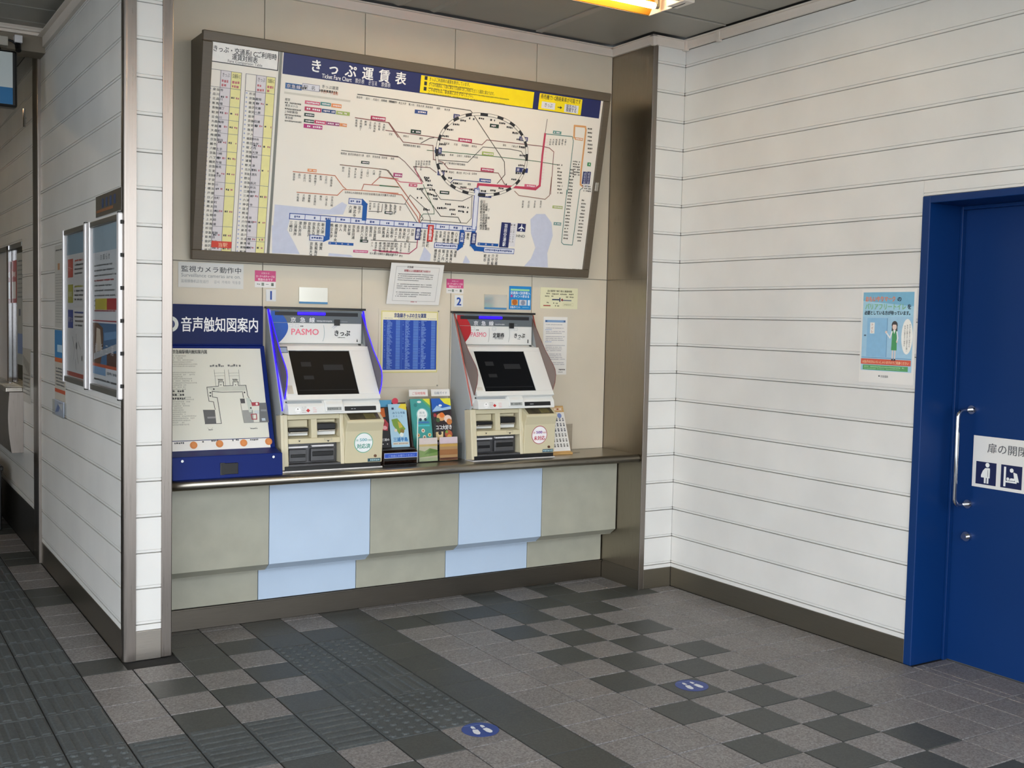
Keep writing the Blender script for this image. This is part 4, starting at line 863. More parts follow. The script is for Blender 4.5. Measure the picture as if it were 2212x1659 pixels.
    fixn(obj('ledge', MB().prism([(.14, 1.07), (.1105, 1.07), (.119, 1.082), (.14, 1.082)], 0, X(.02), X(.19)), CASING, con, .002))
    Vc = Vector((0, .008, .038)).normalized(); q = Print(Vector((X(.008), .094 - .0002, 1.020)), XV, Vc)
    q.disc(.058, .020, .014, '#f4f4f2', 1, 20); q.disc(.058, .026, .003, '#5a5a5a', 2, 8); q.rect(.046, .012, .070, .014, '#dcdcd8', 2)
    for k in range(4): q.scrib(.078, .008 + k * .008, .1, .012 + k * .008, '#b9b3ae', 1)
    q.poly([(.098, .018), (.108, .027), (.118, .018), (.108, .009)], '#c42a2a', 2)
    for k in range(3): q.scrib(.132, .009 + k * .009, .15, .013 + k * .009, '#e3a5a8', 1)
    q.build('console_labels', con)
    q = Print(Vector((X(.2), .090 - .0003, 1.03)), XV, Vector((0, .006, .036)).normalized()); q.rect(.008, .006, .08, .022, '#9a9d9a', 1); q.scrib(.012, .009, .076, .019, '#6c706e', 2); q.build('receipt_label', con)
    q = Print(Vector((X(.298), .0953, 1.031)), XV, Vector((0, .005, .022)).normalized()); q.scrib(.034, .008, .056, .012, '#c9ccd0', 1); q.build('slot_label', con)
    # lower body
    yb, yt = .118, .146
    def yf(z): return yb + (yt - yb) * (z - ZT) / (1.016 - ZT)
    body = MB().prism([(YW - .02, ZT + .001), (.185, ZT + .001), (.2, 1.014), (YW - .02, 1.014)], 0, X(.012), X(.494)); fixn(obj('body', body, BEIGE, t))
    pil = lambda a, b, z0=ZT + .024, z1=1.016, d=0: [(.19, z0), (yf(z0) - d, z0), (yf(z1) - d, z1), (.2, z1)]
    fixn(obj('front_pillar', MB().prism(pil(0, 0), 0, X(.012), X(.034)), BEIGE2, t, .003)); fixn(obj('front_pillar', MB().prism(pil(0, 0, d=.004), 0, X(.292), X(.312)), BEIGE2, t, .004))
    obj('side_strip', slab(Vector((X(0), yf(ZT), ZT)), Vector((0, .028, .264)).normalized(), XV.cross(Vector((0, .028, .264)).normalized()), -.001, .008, .014, .264, -.06, .002), BEIGE2, t, .002)
    fixn(obj('top_rail', MB().prism([(.2, .992), (yf(.992), .992), (yf(1.014), 1.014), (.2, 1.014)], 0, X(.034), X(.292)), BEIGE, t, .002))
    fixn(obj('middle_rail', MB().prism([(.2, .880), (yf(.880) - .006, .880), (yf(.904) - .003, .904), (.2, .912)], 0, X(.034), X(.292)), BEIGE, t, .003))
    fixn(obj('bay_divider', MB().prism([(.2, .90), (yf(.90) + .004, .90), (yf(.995) + .004, .995), (.2, .995)], 0, X(.150), X(.180)), BEIGE, t, .002))
    for a, b, zz, hh_ in ((.046, .142, .934, .016), (.186, .280, .940, .030)):
        sl = fixn(obj('slot_unit', MB().prism([(.196, .912), (.166, .914), (.166, zz - .002), (.196, zz - .002)], 0, X(a), X(b)), PALE, t, .002))
        obj('slot_mouth', MB().box((X(a), .158, zz), (X(b), .19, zz + hh_)), BLACK, sl, .003); obj('slot_lip', box((X(a) + .004, .152, zz - .008), (X(b) - .004, .185, zz)), STEEL, sl, .002)
        obj('slot_hood', MB().box((X(a), .172, zz + hh_ + .004), (X(b), .196, .988)), BEIGE, sl, .003)
    q = Print(Vector((X(.034), yf(.880) - .0065, .880)), XV, Vector((0, .003, .024)).normalized()); q.poly([(.052, .008), (.058, .016), (.046, .016)], '#4a463a', 1); q.poly([(.195, .003), (.202, .012), (.188, .012)], '#4a463a', 1); q.frame(.176, .012, .214, .022, .0012, '#8a8574', 1); q.build('slot_arrows', t)
    tr_ = MB().box((X(.034), .176, ZT + .024), (X(.292), .186, .880)).box((X(.034), yf(.78), ZT + .022), (X(.292), .18, ZT + .032)); obj('tray', tr_, TRAY, t)
    obj('tray_cup', MB().box((X(.048), .158, .79), (X(.135), .178, .85)), TRAY, t, .004); obj('tray_cup', MB().box((X(.155), .156, .79), (X(.275), .178, .852)), TRAY, t, .004)
    obj('tray_gap', MB().box((X(.056), .155, .812), (X(.128), .162, .827)), BLACK, t, .002); obj('tray_gap', MB().box((X(.162), .153, .815), (X(.268), .160, .838)), BLACK, t, .003)
    obj('tray_flap', MB().box((X(.042), .150, .857), (X(.138), .172, .866)), ALU, t, .002); obj('tray_flap', MB().box((X(.158), .150, .860), (X(.268), .172, .869)), ALU, t, .002)
    obj('kick_strip', box((X(.012), yf(ZT) - .004, ZT + .003), (X(.497), .19, ZT + .024)), BLACK, t, .001); obj('base_edge', box((X(0), yf(ZT) - .006, ZT), (X(.506), .19, ZT + .004)), ALU, t)
    # coin unit
    mz = [(.19, ZT + .024), (.119, ZT + .024), (.112, .93), (.096, .975), (.099, .984), (.150, 1.016), (.19, 1.016)]
    cu_ = fixn(obj('coin_unit', MB().prism(mz, 0, X(.312), X(.506)), BEIGE, t, .004))
    Vt = Vector((0, .051, .032)).normalized(); Nt = XV.cross(Vt); Ot = Vector((X(.312), .099, .984))
    obj('coin_tray', slab(Ot, Vt, Nt, .018, .006, .178, .058, -.004, .0012), mat('dull brass tray', '#6b624e', .35, .5, var=.25, scale=30), cu_, .001)
    obj('coin_tray_plate', slab(Ot, Vt, Nt, .100, .012, .155, .05, 0, .0022), mat('worn brass', '#9a8f62', .35, .6, var=.2, scale=30), cu_, .001)
    fixn(obj('coin_unit_cheek', MB().prism([(.19, ZT + .024), (.130, ZT + .024), (.124, .90), (.150, 1.012), (.19, 1.012)], 0, X(.303), X(.314)), BEIGE2, t, .003))
    Vn = Vector((0, -.007, .154)).normalized(); q = Print(Vector((X(.312), .119, ZT + .024)), XV, Vn)
    cxs, cys = .094, .098; rim = '#a83a4c' if red else '#5fae94'
    q.disc(cxs, cys, .049, rim, 1, 40); q.disc(cxs, cys, .0455, '#f0f4f4' if not red else '#f6f2f4', 2, 40)
    tcol = '#b8243c' if red else '#4a9a88'
    q.text('新', cxs - .04, cys + .008, cxs - .026, tcol, 3, h=.012); q.text('500', cxs - .022, cys + .008, cxs + .016, '#7a3a9a' if red else '#7ab4c0', 3, h=.019, bold=.03); q.text('円硬貨', cxs + .018, cys + .008, cxs + .042, tcol, 3, h=.010)
    q.text('未対応' if red else '対応済', cxs - .036, cys - .026, cxs + .036, tcol, 3, h=.025, bold=.025)
    q.rect(.118, .004, .186, .020, '#2f5560' if not red else '#31546a', 1); q.scrib(.122, .007, .182, .017, '#9fc0c4', 2); q.build('stickers', cu_)
    obj('coin_unit_lock', MB().cyl((X(.468), .112, .808), (X(.468), .122, .808), .007, 14), steel('bronze lock', '#7a5a48', .4), cu_)
    # wings
    wing = [(.357, 1.504), (.205, 1.318), (.128, 1.245), (.108, 1.222), (.100, 1.195), (.106, 1.15), (.168, 1.024), (.182, 1.032)]
    for u in (.0125, .4895):
        mb = MB().prism(wing, 0, X(u), X(u + .004)); w = fixn(obj('side_wing', mb, WINGR if red else WINGB, t)); w['label'] = 'translucent acrylic side wing'
        pts = [(X(u + .002), y_, z_) for y_, z_ in wing[:7]]; obj('wing_edge', MB().tube(pts, .0018 if red else .0026, 6), EDGERED if red else EDGEBLUE, w, smooth=True)
        if not red: obj('wing_edge', MB().tube([(X(.499 if u > .2 else .007), .346, 1.505), (X(.499 if u > .2 else .007), .140, 1.035)], .0034, 6), EDGEBLUE, w, smooth=True)
        else: obj('wing_root', MB().tube([(X(.499 if u > .2 else .007), .346, 1.505), (X(.499 if u > .2 else .007), .140, 1.035)], .0032, 6), mat('pink acrylic root', '#c8685c', .4), w, smooth=True)
    return t
machine(-1.293, False); machine(-.283, True)

# ================================================================== SIGNS ON THE BACK WALL
def wall_sign(name, x0, z0, x1, z1, label, cat, col='#e9e7e2', th=.0022, group=None, y=YW, m=None, rough=.45):
    o = obj(name, box((x0, y - th, z0), (x1, y - .0002, z1)), m or mat('sheet ' + col, col, rough, var=.012, scale=12)); tag(o, label, cat, group)
    return o, Print((x0, y - th, z0), XV, ZV), x1 - x0, z1 - z0
def done(o, p, rough=.45): p.build('print', o, rough)
o, p, w, h = wall_sign('surveillance_sign', -1.706, 1.596, -1.402, 1.711, 'white sign saying surveillance cameras are on, under the fare chart by the pillar', 'sign', '#dcdbd6')
p.text('監視カメラ動作中', .012, h * .64, w - .008, '#3a3f42', 1, h=.030, bold=.008); p.text('Surveillance cameras are on.', .012, h * .42, w - .014, '#8f9496', 1, h=.024, bold=.004); p.text('监视摄像机正在运行', .012, h * .2, w * .46, '#9a9ea0', 1, h=.016); p.text('감시 카메라 작동중', w * .54, h * .2, w - .012, '#9a9ea0', 1, h=.016); done(o, p)
for k, (x0, x1, z0, z1, lb) in enumerate(((-1.347, -1.244, 1.607, 1.687, 'pink and white sticker beside the surveillance camera sign'), (-.317, -.215, 1.611, 1.686, 'pink and white sticker beside the taped white notice'))):
    o, p, w, h = wall_sign('pink_sticker', x0, z0, x1, z1, lb, 'sticker', '#e8e6e4', group='pink stickers above the machines')
    p.rect(0, h * .36, w, h, '#d24a82', 1); p.text('お知らせ', w * .3, h * .80, w * .7, '#f4dbe6', 2, h=.010); p.text('カードへのチャージは', w * .05, h * .60, w * .95, '#f4dbe6', 2, h=.012, bold=.02); p.text('現金のみです', w * .14, h * .41, w * .86, '#f4dbe6', 2, h=.013, bold=.02)
    p.scrib(w * .1, h * .14, w * .28, h * .24, '#9aa09a', 1); p.rect(w * .32, h * .10, w * .44, h * .28, '#7f8a80', 1); p.rect(w * .52, h * .18, w * .66, h * .205, '#55605a', 1); p.rect(w * .78, h * .10, w * .9, h * .28, '#59665c', 1); done(o, p)
for x0, x1, z0, z1, s_, lb in ((-1.292, -1.243, 1.543, 1.599, '1', 'small white plate reading 1, nearer the pillar, over the blue guide cabinet'), (-.266, -.217, 1.541, 1.602, '2', 'small white plate reading 2, over the machine with red side plates')):
    o, p, w, h = wall_sign('number_plate', x0, z0, x1, z1, lb, 'sign', '#dfe2e4', .004, 'number plates above the machines'); g_ = glyph(s_, .03); gw = max(a[0] for a in g_[0]) - min(a[0] for a in g_[0]); p.glyphs(g_, w / 2 - (min(a[0] for a in g_[0]) + gw / 2) * .058, h * .14, .058, .058, '#16469c', 1); done(o, p)
for x0, x1, z0, z1, lb in ((-1.127, -.980, 1.536, 1.615, 'small mirror plate above the machine with blue edged wings'), (-.087, .053, 1.533, 1.612, 'small mirror plate above the machine with red side plates')):
    o, p, w, h = wall_sign('mirror_plate', x0, z0, x1, z1, lb, 'mirror', th=.006, group='mirror plates above the machines', m=MIRROR); p.rect(0, 0, w, h * .12, '#4a88b8', 1); done(o, p)
# printed notice hanging over the lower edge of the chart
Vn = Vector((0, -.055, .207)).normalized(); Nn = XV.cross(Vn)
On = Vector((-.664, .358, 1.546)); nw, nh = .300, .2135
no = obj('white_notice', slab(On, Vn, Nn, 0, 0, nw, nh, -.0008, .0008), PAPER); tag(no, 'laminated white notice with red heading taped over the lower edge of the fare chart', 'notice')
p = Print(On + Nn * .0008, XV, Vn); p.frame(.03, .018, nw - .025, nh - .016, .0012, '#8f8d8a', 1)
p.text('京急線', .09, nh - .022, .125, '#4a3a3c', 2, h=.011, bold=.02); p.text('切符購入による領収書発行終了のお知らせ', .075, nh - .042, .225, '#b04a54', 2, h=.013, bold=.03)
for k in range(12):
    if k == 4 or k == 8: continue
    v = nh - .058 - k * .0105; p.scrib(.045, v, .045 + (.2 if k not in (3, 7, 11) else .12), v + .0052, '#8b8a88', 1, .12)
p.scrib(.13, .012, .17, .017, '#c05a68', 2); p.build('print', no)
# blue fare table
o, p, w, h = wall_sign('fare_table', -.690, 1.196, -.366, 1.512, 'blue fare table with a cream border between the two ticket machines', 'notice', '#ece5c4', .002, y=YW - .004)
p.frame(0, 0, w, h, .006, '#d8cf86', 1); p.text('京急線きっぷの主な運賃', w * .22, h * .90, w * .79, '#22387c', 2, h=.024, bold=.03)
p.scrib(w * .04, h * .875, w * .2, h * .885, '#8f90a0', 1); p.scrib(w * .3, h * .872, w * .7, h * .884, '#8f90a0', 1); p.scrib(w * .8, h * .875, w * .97, h * .885, '#8f90a0', 1)
p.rect(w * .035, h * .045, w * .985, h * .855, '#0f43a8', 1)
for c0, wd_, kind in ((.055, .016, 2), (.10, .09, 0), (.255, .075, 1), (.375, .016, 2), (.42, .085, 0), (.56, .085, 1), (.66, .02, 2), (.70, .085, 0), (.88, .075, 1)):
    for k in range(46):
        v = h * .835 - k * h * .0172
        if kind == 2:
            if random.random() < .35: p.rect(w * c0, v, w * (c0 + wd_), v + h * .006, '#7fa0e0', 2)
        elif kind == 0: p.scrib(w * c0, v, w * (c0 + wd_ * random.uniform(.5, 1.1)), v + h * .010, '#8fb0e6', 2, .12)
        else: p.rect(w * c0, v + h * .001, w * (c0 + wd_), v + h * .009, '#6f9ade', 2)
for c0 in (.355, .645): p.rect(w * c0, h * .05, w * c0 + .0012, h * .85, '#5f8ad2', 2)
done(o, p)
o, p, w, h = wall_sign('blue_sticker', .070, 1.535, .211, 1.662, 'square sky blue sticker with white lettering and two cards, above the red machine', 'sticker', '#1788d0')
p.rect(w * .06, h * .80, w * .92, h * .88, '#9fe0a8', 1); p.text('交通系IC決済導入', w * .05, h * .66, w * .95, '#e8f2f8', 1, h=.017, bold=.02); p.rect(w * .06, h * .53, w * .15, h * .62, '#c83a8a', 1); p.text('ポイント貯まる', w * .18, h * .52, w * .92, '#e8f2f8', 1, h=.016, bold=.02)
p.rect(w * .10, h * .18, w * .40, h * .42, '#d9a860', 1); p.disc(w * .25, h * .31, .016, '#b8641c', 2, 16); p.rect(w * .46, h * .18, w * .80, h * .42, '#c9cdd8', 1); p.disc(w * .63, h * .3, .014, '#8a93a8', 2, 16); p.rect(w * .85, h * .18, w * .95, h * .42, '#cfe4f2', 1); p.text('京急ポイント', w * .05, h * .06, w * .52, '#e8f2f8', 1, h=.013, bold=.02); p.scrib(w * .58, h * .08, w * .92, h * .12, '#7fc0e6', 1); done(o, p)
o, p, w, h = wall_sign('cream_sticker', .272, 1.546, .523, 1.662, 'pale yellow sticker with a small route diagram near the recess side wall', 'sticker', '#e5e3bf')
p.text('品川駅等で乗り換え連絡時間', w * .18, h * .80, w * .84, '#55543c', 1, h=.012, bold=.02)
for c0, c1, v in ((.13, .25, .68), (.30, .48, .66), (.52, .70, .66), (.76, .88, .67), (.12, .23, .55), (.29, .34, .55), (.68, .74, .54), (.78, .89, .53), (.17, .28, .24), (.34, .46, .22), (.36, .50, .10)): p.scrib(w * c0, h * v, w * c1, h * (v + .07), '#66664e', 1)
p.rect(w * .31, h * .40, w * .52, h * .46, '#2f3b5c', 1); p.rect(w * .50, h * .33, w * .53, h * .53, '#2f3b5c', 2); p.rect(w * .58, h * .38, w * .83, h * .43, '#6a6f80', 1); p.poly([(w * .54, h * .42), (w * .58, h * .35), (w * .61, h * .42), (w * .58, h * .50)], '#8a3a3c', 2); p.rect(w * .08, h * .11, w * .27, h * .16, '#a84a3c', 1); p.frame(w * .60, h * .14, w * .88, h * .28, .001, '#b8b48a', 1); p.scrib(w * .63, h * .17, w * .83, h * .23, '#a8a684', 1); done(o, p)
o, p, w, h = wall_sign('long_notice', .297, 1.178, .457, 1.500, 'narrow white notice with a blue heading, partly behind the red machine', 'notice')
p.rect(w * .06, h * .905, w * .92, h * .945, '#7f9fc8', 1); p.rect(w * .08, h * .912, w * .15, h * .938, '#3f5f8c', 2); p.rect(w * .84, h * .912, w * .91, h * .938, '#3f5f8c', 2)
for k in range(24):
    v = h * .86 - k * h * .030
    if k in (3, 10): p.scrib(w * .08, v, w * .35, v + .005, '#8fa6d0', 1)
    elif k % 5 != 1: p.scrib(w * .10, v, w * random.uniform(.75, .93), v + .0042, '#a3a3ac', 1, .12)
p.scrib(w * .68, h * .07, w * .94, h * .10, '#4a4a4c', 1); p.scrib(w * .66, h * .035, w * .85, h * .05, '#8a8a8c', 1); done(o, p)

# ================================================================== LEAFLETS ON THE COUNTER
def leaflet(name, O, V, w, h, label, group='leaflets in the counter racks', base='#e8e6e0', th=.004):
    N = XV.cross(V); o = obj(name, slab(O, V, N, 0, 0, w, h, -th, 0), mat('sheet ' + base, base, .35, var=.012, scale=12)); tag(o, label, 'leaflet', group); return o, Print(O, XV, V)
r1 = thing('leaflet_rack', (-.68, .2, ZT), 'low dark leaflet rack with a blue name strip, beside the machine with blue edged wings', 'rack', 'leaflet racks on the counter')
BRA = clear('brown acrylic', (.55, .42, .36), .3, .05, .35, '#5a4034')
obj('base', box((-.772, .125, ZT), (-.592, .30, ZT + .008)), BLACK, r1, .002); V1 = Vector((0, .055, .215)).normalized(); N1 = XV.cross(V1)
obj('back_panel', slab(Vector((-.772, .186, ZT + .01)), V1, N1, 0, 0, .180, .30, -.014, -.009), BRA, r1)
obj('shelf', box((-.772, .145, .826), (-.592, .215, .831)), DARKGREY, r1, .001); obj('front_lip', box((-.772, .128, .775), (-.592, .133, .818)), BLACK, r1, .001)
for x in (-.774, -.594): fixn(obj('side_panel', MB().prism([(.128, ZT + .004), (.30, ZT + .004), (.27, 1.03), (.252, 1.03), (.17, .84), (.128, .82)], 0, x, x + .003), BRA, r1))
obj('name_strip', box((-.772, .124, .790), (-.592, .128, .815)), mat('sheet #2450b8', '#2450b8', .35, var=.01), r1); q = Print((-.772, .124, .790), XV, ZV); q.frame(0, 0, .18, .025, .002, '#c9cfe4', 1); q.text('ご自由にお取りください', .02, .006, .165, '#a9bcec', 1, h=.013); q.build('strip_lettering', r1)
o, p = leaflet('dark_leaflet', Vector((-.765, .19, .834)), V1, .060, .205, 'black leaflet with red food picture, in the low dark rack', base='#17171b'); p = Print(Vector((-.765, .19, .834)), XV, V1)
p.poly([(.012, .15), (.045, .155), (.042, .20), (.010, .195)], '#c8641c', 1); p.poly([(.01, .09), (.05, .085), (.058, .12), (.04, .145), (.02, .14)], '#b83a46', 1); p.disc(.036, .10, .013, '#e8b0b4', 2, 12, .01); p.disc(.03, .125, .012, '#8a1c28', 2, 12); p.text('三浦の', .012, .035, .056, '#d8d8d8', 1, h=.014, bold=.03); p.rect(.016, .016, .021, .021, '#cfcfcf', 1); p.rect(.04, .016, .045, .021, '#cfcfcf', 1); p.build('print', o)
o, p = leaflet('pale_blue_leaflet', Vector((-.700, .192, .834)), V1, .100, .218, 'pale blue leaflet with a green island map, in the low dark rack', base='#a9cfe4')
p.poly([(.07, .218), (.1, .218), (.1, .185), (.055, .20)], '#e9d33c', 1); p.text('みうら半島', .02, .168, .09, '#3a6a98', 1, h=.013, bold=.02); p.text('まるごと', .02, .152, .08, '#4a7aa8', 1, h=.011); p.rect(.018, .19, .03, .20, '#2a3a5c', 1); p.poly([(.012, .14), (.045, .145), (.06, .125), (.075, .105), (.085, .09), (.065, .075), (.05, .062), (.035, .085), (.018, .11)], '#7a9c3c', 1); p.poly([(.045, .13), (.062, .12), (.07, .10), (.05, .095)], '#c9b24a', 2); p.disc(.065, .08, .012, '#8a7430', 2, 10); p.disc(.03, .085, .008, '#e4d9c8', 2, 10); p.disc(.06, .062, .011, '#dfe6e2', 2, 10)
p.text('三浦半島', .012, .03, .092, '#1f74b8', 2, h=.022, bold=.04); p.rect(.008, .012, .095, .024, '#d9d0c0', 1); p.scrib(.012, .015, .09, .020, '#8a7f70', 2); p.build('print', o)
o = obj('header_card', slab(Vector((-.77, .262, 1.03)), V1, N1, 0, 0, .10, .035, -.002, 0), mat('sheet #58a8d4', '#58a8d4', .4), r1)
obj('round_sticker', MB().cyl((-.655, .258, 1.058), (-.655, .256, 1.058), .017, 20), mat('sheet #d83a50', '#d83a50', .4), r1)
# clear rack
r2 = thing('leaflet_rack', (-.45, .22, ZT), 'clear acrylic leaflet rack with two white header tags, beside the red machine', 'rack', 'leaflet racks on the counter')
V2 = Vector((0, .05, .225)).normalized(); N2 = XV.cross(V2)
obj('base', box((-.572, .165, ZT), (-.318, .30, ZT + .004)), ACRYL, r2); obj('back_panel', slab(Vector((-.572, .214, ZT + .004)), V2, N2, 0, 0, .254, .335, -.010, -.006), ACRYL, r2)
for x in (-.574, -.447, -.319): fixn(obj('divider', MB().prism([(.165, ZT + .003), (.30, ZT + .003), (.288, 1.06), (.274, 1.06), (.165, .845)], 0, x, x + .003), ACRYL, r2))
obj('front_panel', box((-.572, .163, ZT + .004), (-.318, .166, .845)), ACRYL, r2); obj('edge_bead', MB().cyl((-.573, .164, ZT + .004), (-.573, .164, .99), .0028, 8), mat('acrylic edge', '#dfe8de', .2), r2)
for x, s_, c_ in ((-.565, 'ご当地情報', '#d87a78'), (-.438, '沿線ガイド', '#8a93a0')):
    lb_ = obj('header_tag', fixn(obj('t0', slab(Vector((x, .279, 1.078)), V2, N2, 0, 0, .108, .036, -.002, 0), PAPER)).data and slab(Vector((x, .279, 1.078)), V2, N2, 0, 0, .108, .036, -.002, 0), PAPER, r2, .001); D.objects.remove(D.objects['t0'])
    q = Print(Vector((x, .279, 1.078)), XV, V2); q.text(s_, .016, .010, .094, c_, 1, h=.016, bold=.01); q.frame(.003, .003, .105, .033, .001, '#d0cdc8', 1); q.build('tag_lettering', lb_)
o, p = leaflet('teal_leaflet', Vector((-.560, .222, .800)), V2, .112, .272, 'teal leaflet with a white circle, in the clear rack', base='#3f9c98')
p.poly([(.06, .272), (.112, .272), (.112, .222), (.085, .245)], '#d8d83c', 1); p.poly([(.056, .272), (.085, .245), (.112, .222), (.112, .235), (.07, .272)], '#5fae6a', 2); p.disc(.063, .19, .034, '#7fc4c4', 1, 24); p.disc(.062, .192, .028, '#eef2f0', 2, 24)
p.text('湘南', .045, .195, .08, '#8fa0a8', 3, h=.013); p.text('さんぽ', .042, .180, .082, '#8fa0a8', 3, h=.012); p.poly([(.03, .155), (.095, .155), (.1, .145), (.025, .145)], '#3a78b0', 2); p.disc(.05, .165, .008, '#26384a', 3, 10); p.disc(.078, .165, .008, '#26384a', 3, 10); p.rect(.03, .130, .1, .138, '#48c0c8', 2); p.disc(.028, .24, .010, '#2f8484', 2, 12); p.disc(.05, .256, .012, '#dfeae4', 2, 14, .006)
for x, v, c_ in ((.06, .108, '#e8e0d0'), (.03, .085, '#d8b078'), (.095, .085, '#ddd49a'), (.065, .075, '#e4d8cc')): p.disc(x, v, .010, c_, 2, 14); p.disc(x, v, .005, '#a86a3a', 3, 10)
p.rect(.03, .055, .105, .066, '#dfe8e4', 2); p.build('print', o)
o, p = leaflet('gourmet_leaflet', Vector((-.440, .222, .800)), V2, .112, .272, 'dark leaflet with food pictures and a blue top, in the clear rack', base='#2a1c20')
p.poly([(0, .20), (.112, .215), (.112, .272), (0, .272)], '#1d5cb8', 1); p.poly([(.05, .272), (.112, .272), (.112, .232), (.075, .245)], '#e4e03c', 2); p.poly([(.0, .205), (.03, .235), (.06, .222), (.112, .23), (.112, .215), (.05, .208)], '#9fc4e4', 2); p.disc(.05, .235, .010, '#e8f0f4', 3, 12, .006)
p.disc(.05, .175, .026, '#e0a870', 1, 18, .02); p.disc(.055, .185, .014, '#e8782c', 2, 14); p.disc(.088, .165, .022, '#ead2c4', 2, 16, .02); p.disc(.095, .15, .016, '#c8783c', 3, 12); p.disc(.03, .16, .012, '#3f5a34', 2, 10); p.disc(.015, .185, .01, '#a02a34', 2, 10)
p.text('ココ大好き', .012, .112, .108, '#f0f0f0', 4, h=.026, bold=.03); p.poly([(.01, .055), (.05, .06), (.055, .10), (.012, .098)], '#e6cf9c', 2); p.disc(.035, .092, .010, '#2a2220', 3, 10); p.disc(.085, .085, .022, '#b85a3a', 2, 14); p.disc(.088, .07, .014, '#d8a84c', 3, 12); p.disc(.075, .098, .008, '#7a9c3c', 3, 10); p.poly([(0, .045), (.112, .06), (.112, .04), (0, .03)], '#a89ac4', 2); p.build('print', o)
V3 = Vector((0, .006, .08)).normalized()
o, p = leaflet('landscape_leaflet', Vector((-.556, .172, ZT + .006)), V3, .104, .118, 'pale leaflet with a green landscape, low in the clear rack', base='#d9cfb0'); p.rect(0, .085, .104, .118, '#cfc4c0', 1); p.rect(0, .075, .104, .086, '#dfc27a', 1); p.poly([(0, .02), (.104, .028), (.104, .055), (.06, .066), (.03, .05), (0, .058)], '#8fae5c', 1); p.poly([(.03, .035), (.104, .045), (.104, .055), (.06, .062)], '#6f9440', 2); p.rect(0, 0, .104, .018, '#b9c49a', 1); p.build('print', o)
o, p = leaflet('tan_leaflet', Vector((-.440, .172, ZT + .006)), V3, .104, .118, 'tan and orange leaflet low in the clear rack', base='#c9a070'); p.rect(0, .085, .104, .118, '#cdbcc4', 1); p.rect(0, .07, .104, .082, '#e2b45c', 1); p.rect(0, .028, .104, .055, '#b87c4a', 1); p.rect(0, .002, .104, .014, '#6b3a24', 1); p.build('print', o)
# wooden stand and bookend beside the second machine
s3 = thing('wooden_display_stand', (.33, .22, ZT), 'sloping wooden stand with a white sheet of dark characters, beside the red machine', 'stand')
WOOD = mat('pale wood', '#c79f62', .5, var=.15, scale=8, stretch=(2, 30, 30))
V4 = Vector((0, .085, .235)).normalized(); N4 = XV.cross(V4); O4 = Vector((.262, .192, ZT + .012))
obj('base', box((.255, .180, ZT), (.388, .30, ZT + .012)), WOOD, s3, .002); obj('back_board', slab(O4, V4, N4, 0, 0, .122, .262, -.010, 0), WOOD, s3, .002)
sh = obj('sheet', slab(O4, V4, N4, .004, .006, .119, .225, 0, .0015), PAPER, s3); q = Print(O4 + N4 * .0015, XV, V4)
for r_ in range(6):
    for c_ in range(5):
        x, v = .022 + c_ * .0205, .030 + r_ * .029; q.vtext('お客様用印鑑台紙見本'[(r_ * 5 + c_) % 10] + '様', x, v + .018, v - .002, '#2f3448' if r_ > 2 else '#57564e', 1, bold=.03, w=.011)
q.disc(.085, .205, .014, '#7f92c8', 2, 16); q.build('sheet_print', sh)
q = Print(O4 + N4 * .0004, XV, V4); q.rect(.02, .232, .11, .252, '#d8b894', 1)
for k in range(5): q.disc(.03 + k * .017, .242, .005, '#a84a2c' if k % 2 else '#f0e4cc', 2, 10)
q.build('top_print', s3)
o = obj('metal_bookend', MB().box((.400, .296, ZT), (.462, .300, .905)).box((.400, .22, ZT), (.462, .300, ZT + .003)), steel('bookend steel', '#b3a897', .35)); tag(o, 'plain metal bookend behind the wooden stand at the recess corner', 'bookend')

# ================================================================== DOOR SIGN, WALL POSTER
o = obj('door_sign', box((1.1775, -1.732, .797), (1.18, -2.2, 1.020)), PAPER); tag(o, 'white sign with navy pregnancy and baby changing pictograms on the blue door', 'sign')
p = Print((1.1775, -1.732, .797), -YV, ZV); NVY = '#101c4c'
p.text('扉の開閉は', .068, .158, .068 + .058 * 5 * .82, '#55575a', 1, h=.045, bold=.006)
p.rect(.018, .014, .116, .112, NVY, 1); p.rect(.138, .014, .236, .112, NVY, 1)
a = .018; WHT = '#f2f2ee'; b = .014
p.disc(a + .055, b + .086, .010, WHT, 2, 18); p.poly([(a + .045, b + .072), (a + .066, b + .074), (a + .068, b + .068), (a + .068, b + .03), (a + .026, b + .03), (a + .026, b + .040), (a + .034, b + .06)], WHT, 2); p.rect(a + .041, b + .006, a + .050, b + .032, WHT, 2); p.rect(a + .054, b + .006, a + .063, b + .032, WHT, 2); p.rect(a + .0575, b + .035, a + .0592, b + .066, NVY, 3)
a = .138; p.rect(a + .014, b + .006, a + .024, b + .09, WHT, 2); p.rect(a + .022, b + .024, a + .075, b + .031, WHT, 2); p.disc(a + .050, b + .077, .009, WHT, 2, 16); p.poly([(a + .058, b + .070), (a + .075, b + .066), (a + .086, b + .03), (a + .068, b + .03), (a + .062, b + .046)], WHT, 2); p.disc(a + .034, b + .039, .007, WHT, 2, 12); p.poly([(a + .04, b + .033), (a + .064, b + .033), (a + .068, b + .044), (a + .046, b + .044)], WHT, 2); p.disc(a + .072, b + .082, .0, WHT, 2, 3) if 0 else None
p.build('print', o)
o = obj('toilet_poster', box((XR - .003, -1.282, 1.230), (XR - .0005, -1.581, 1.650)), PAPER); tag(o, 'pale blue poster of a woman in green, beside the blue door', 'poster')
p = Print((XR - .003, -1.282, 1.230), -YV, ZV); w, h = .299, .42
p.rect(.010, .055, w - .012, h - .012, '#a9d3e6', 1); p.poly([(.010, h - .012), (w - .012, h - .012), (w - .012, h - .075), (.010, h - .05)], '#7fb8d4', 2)
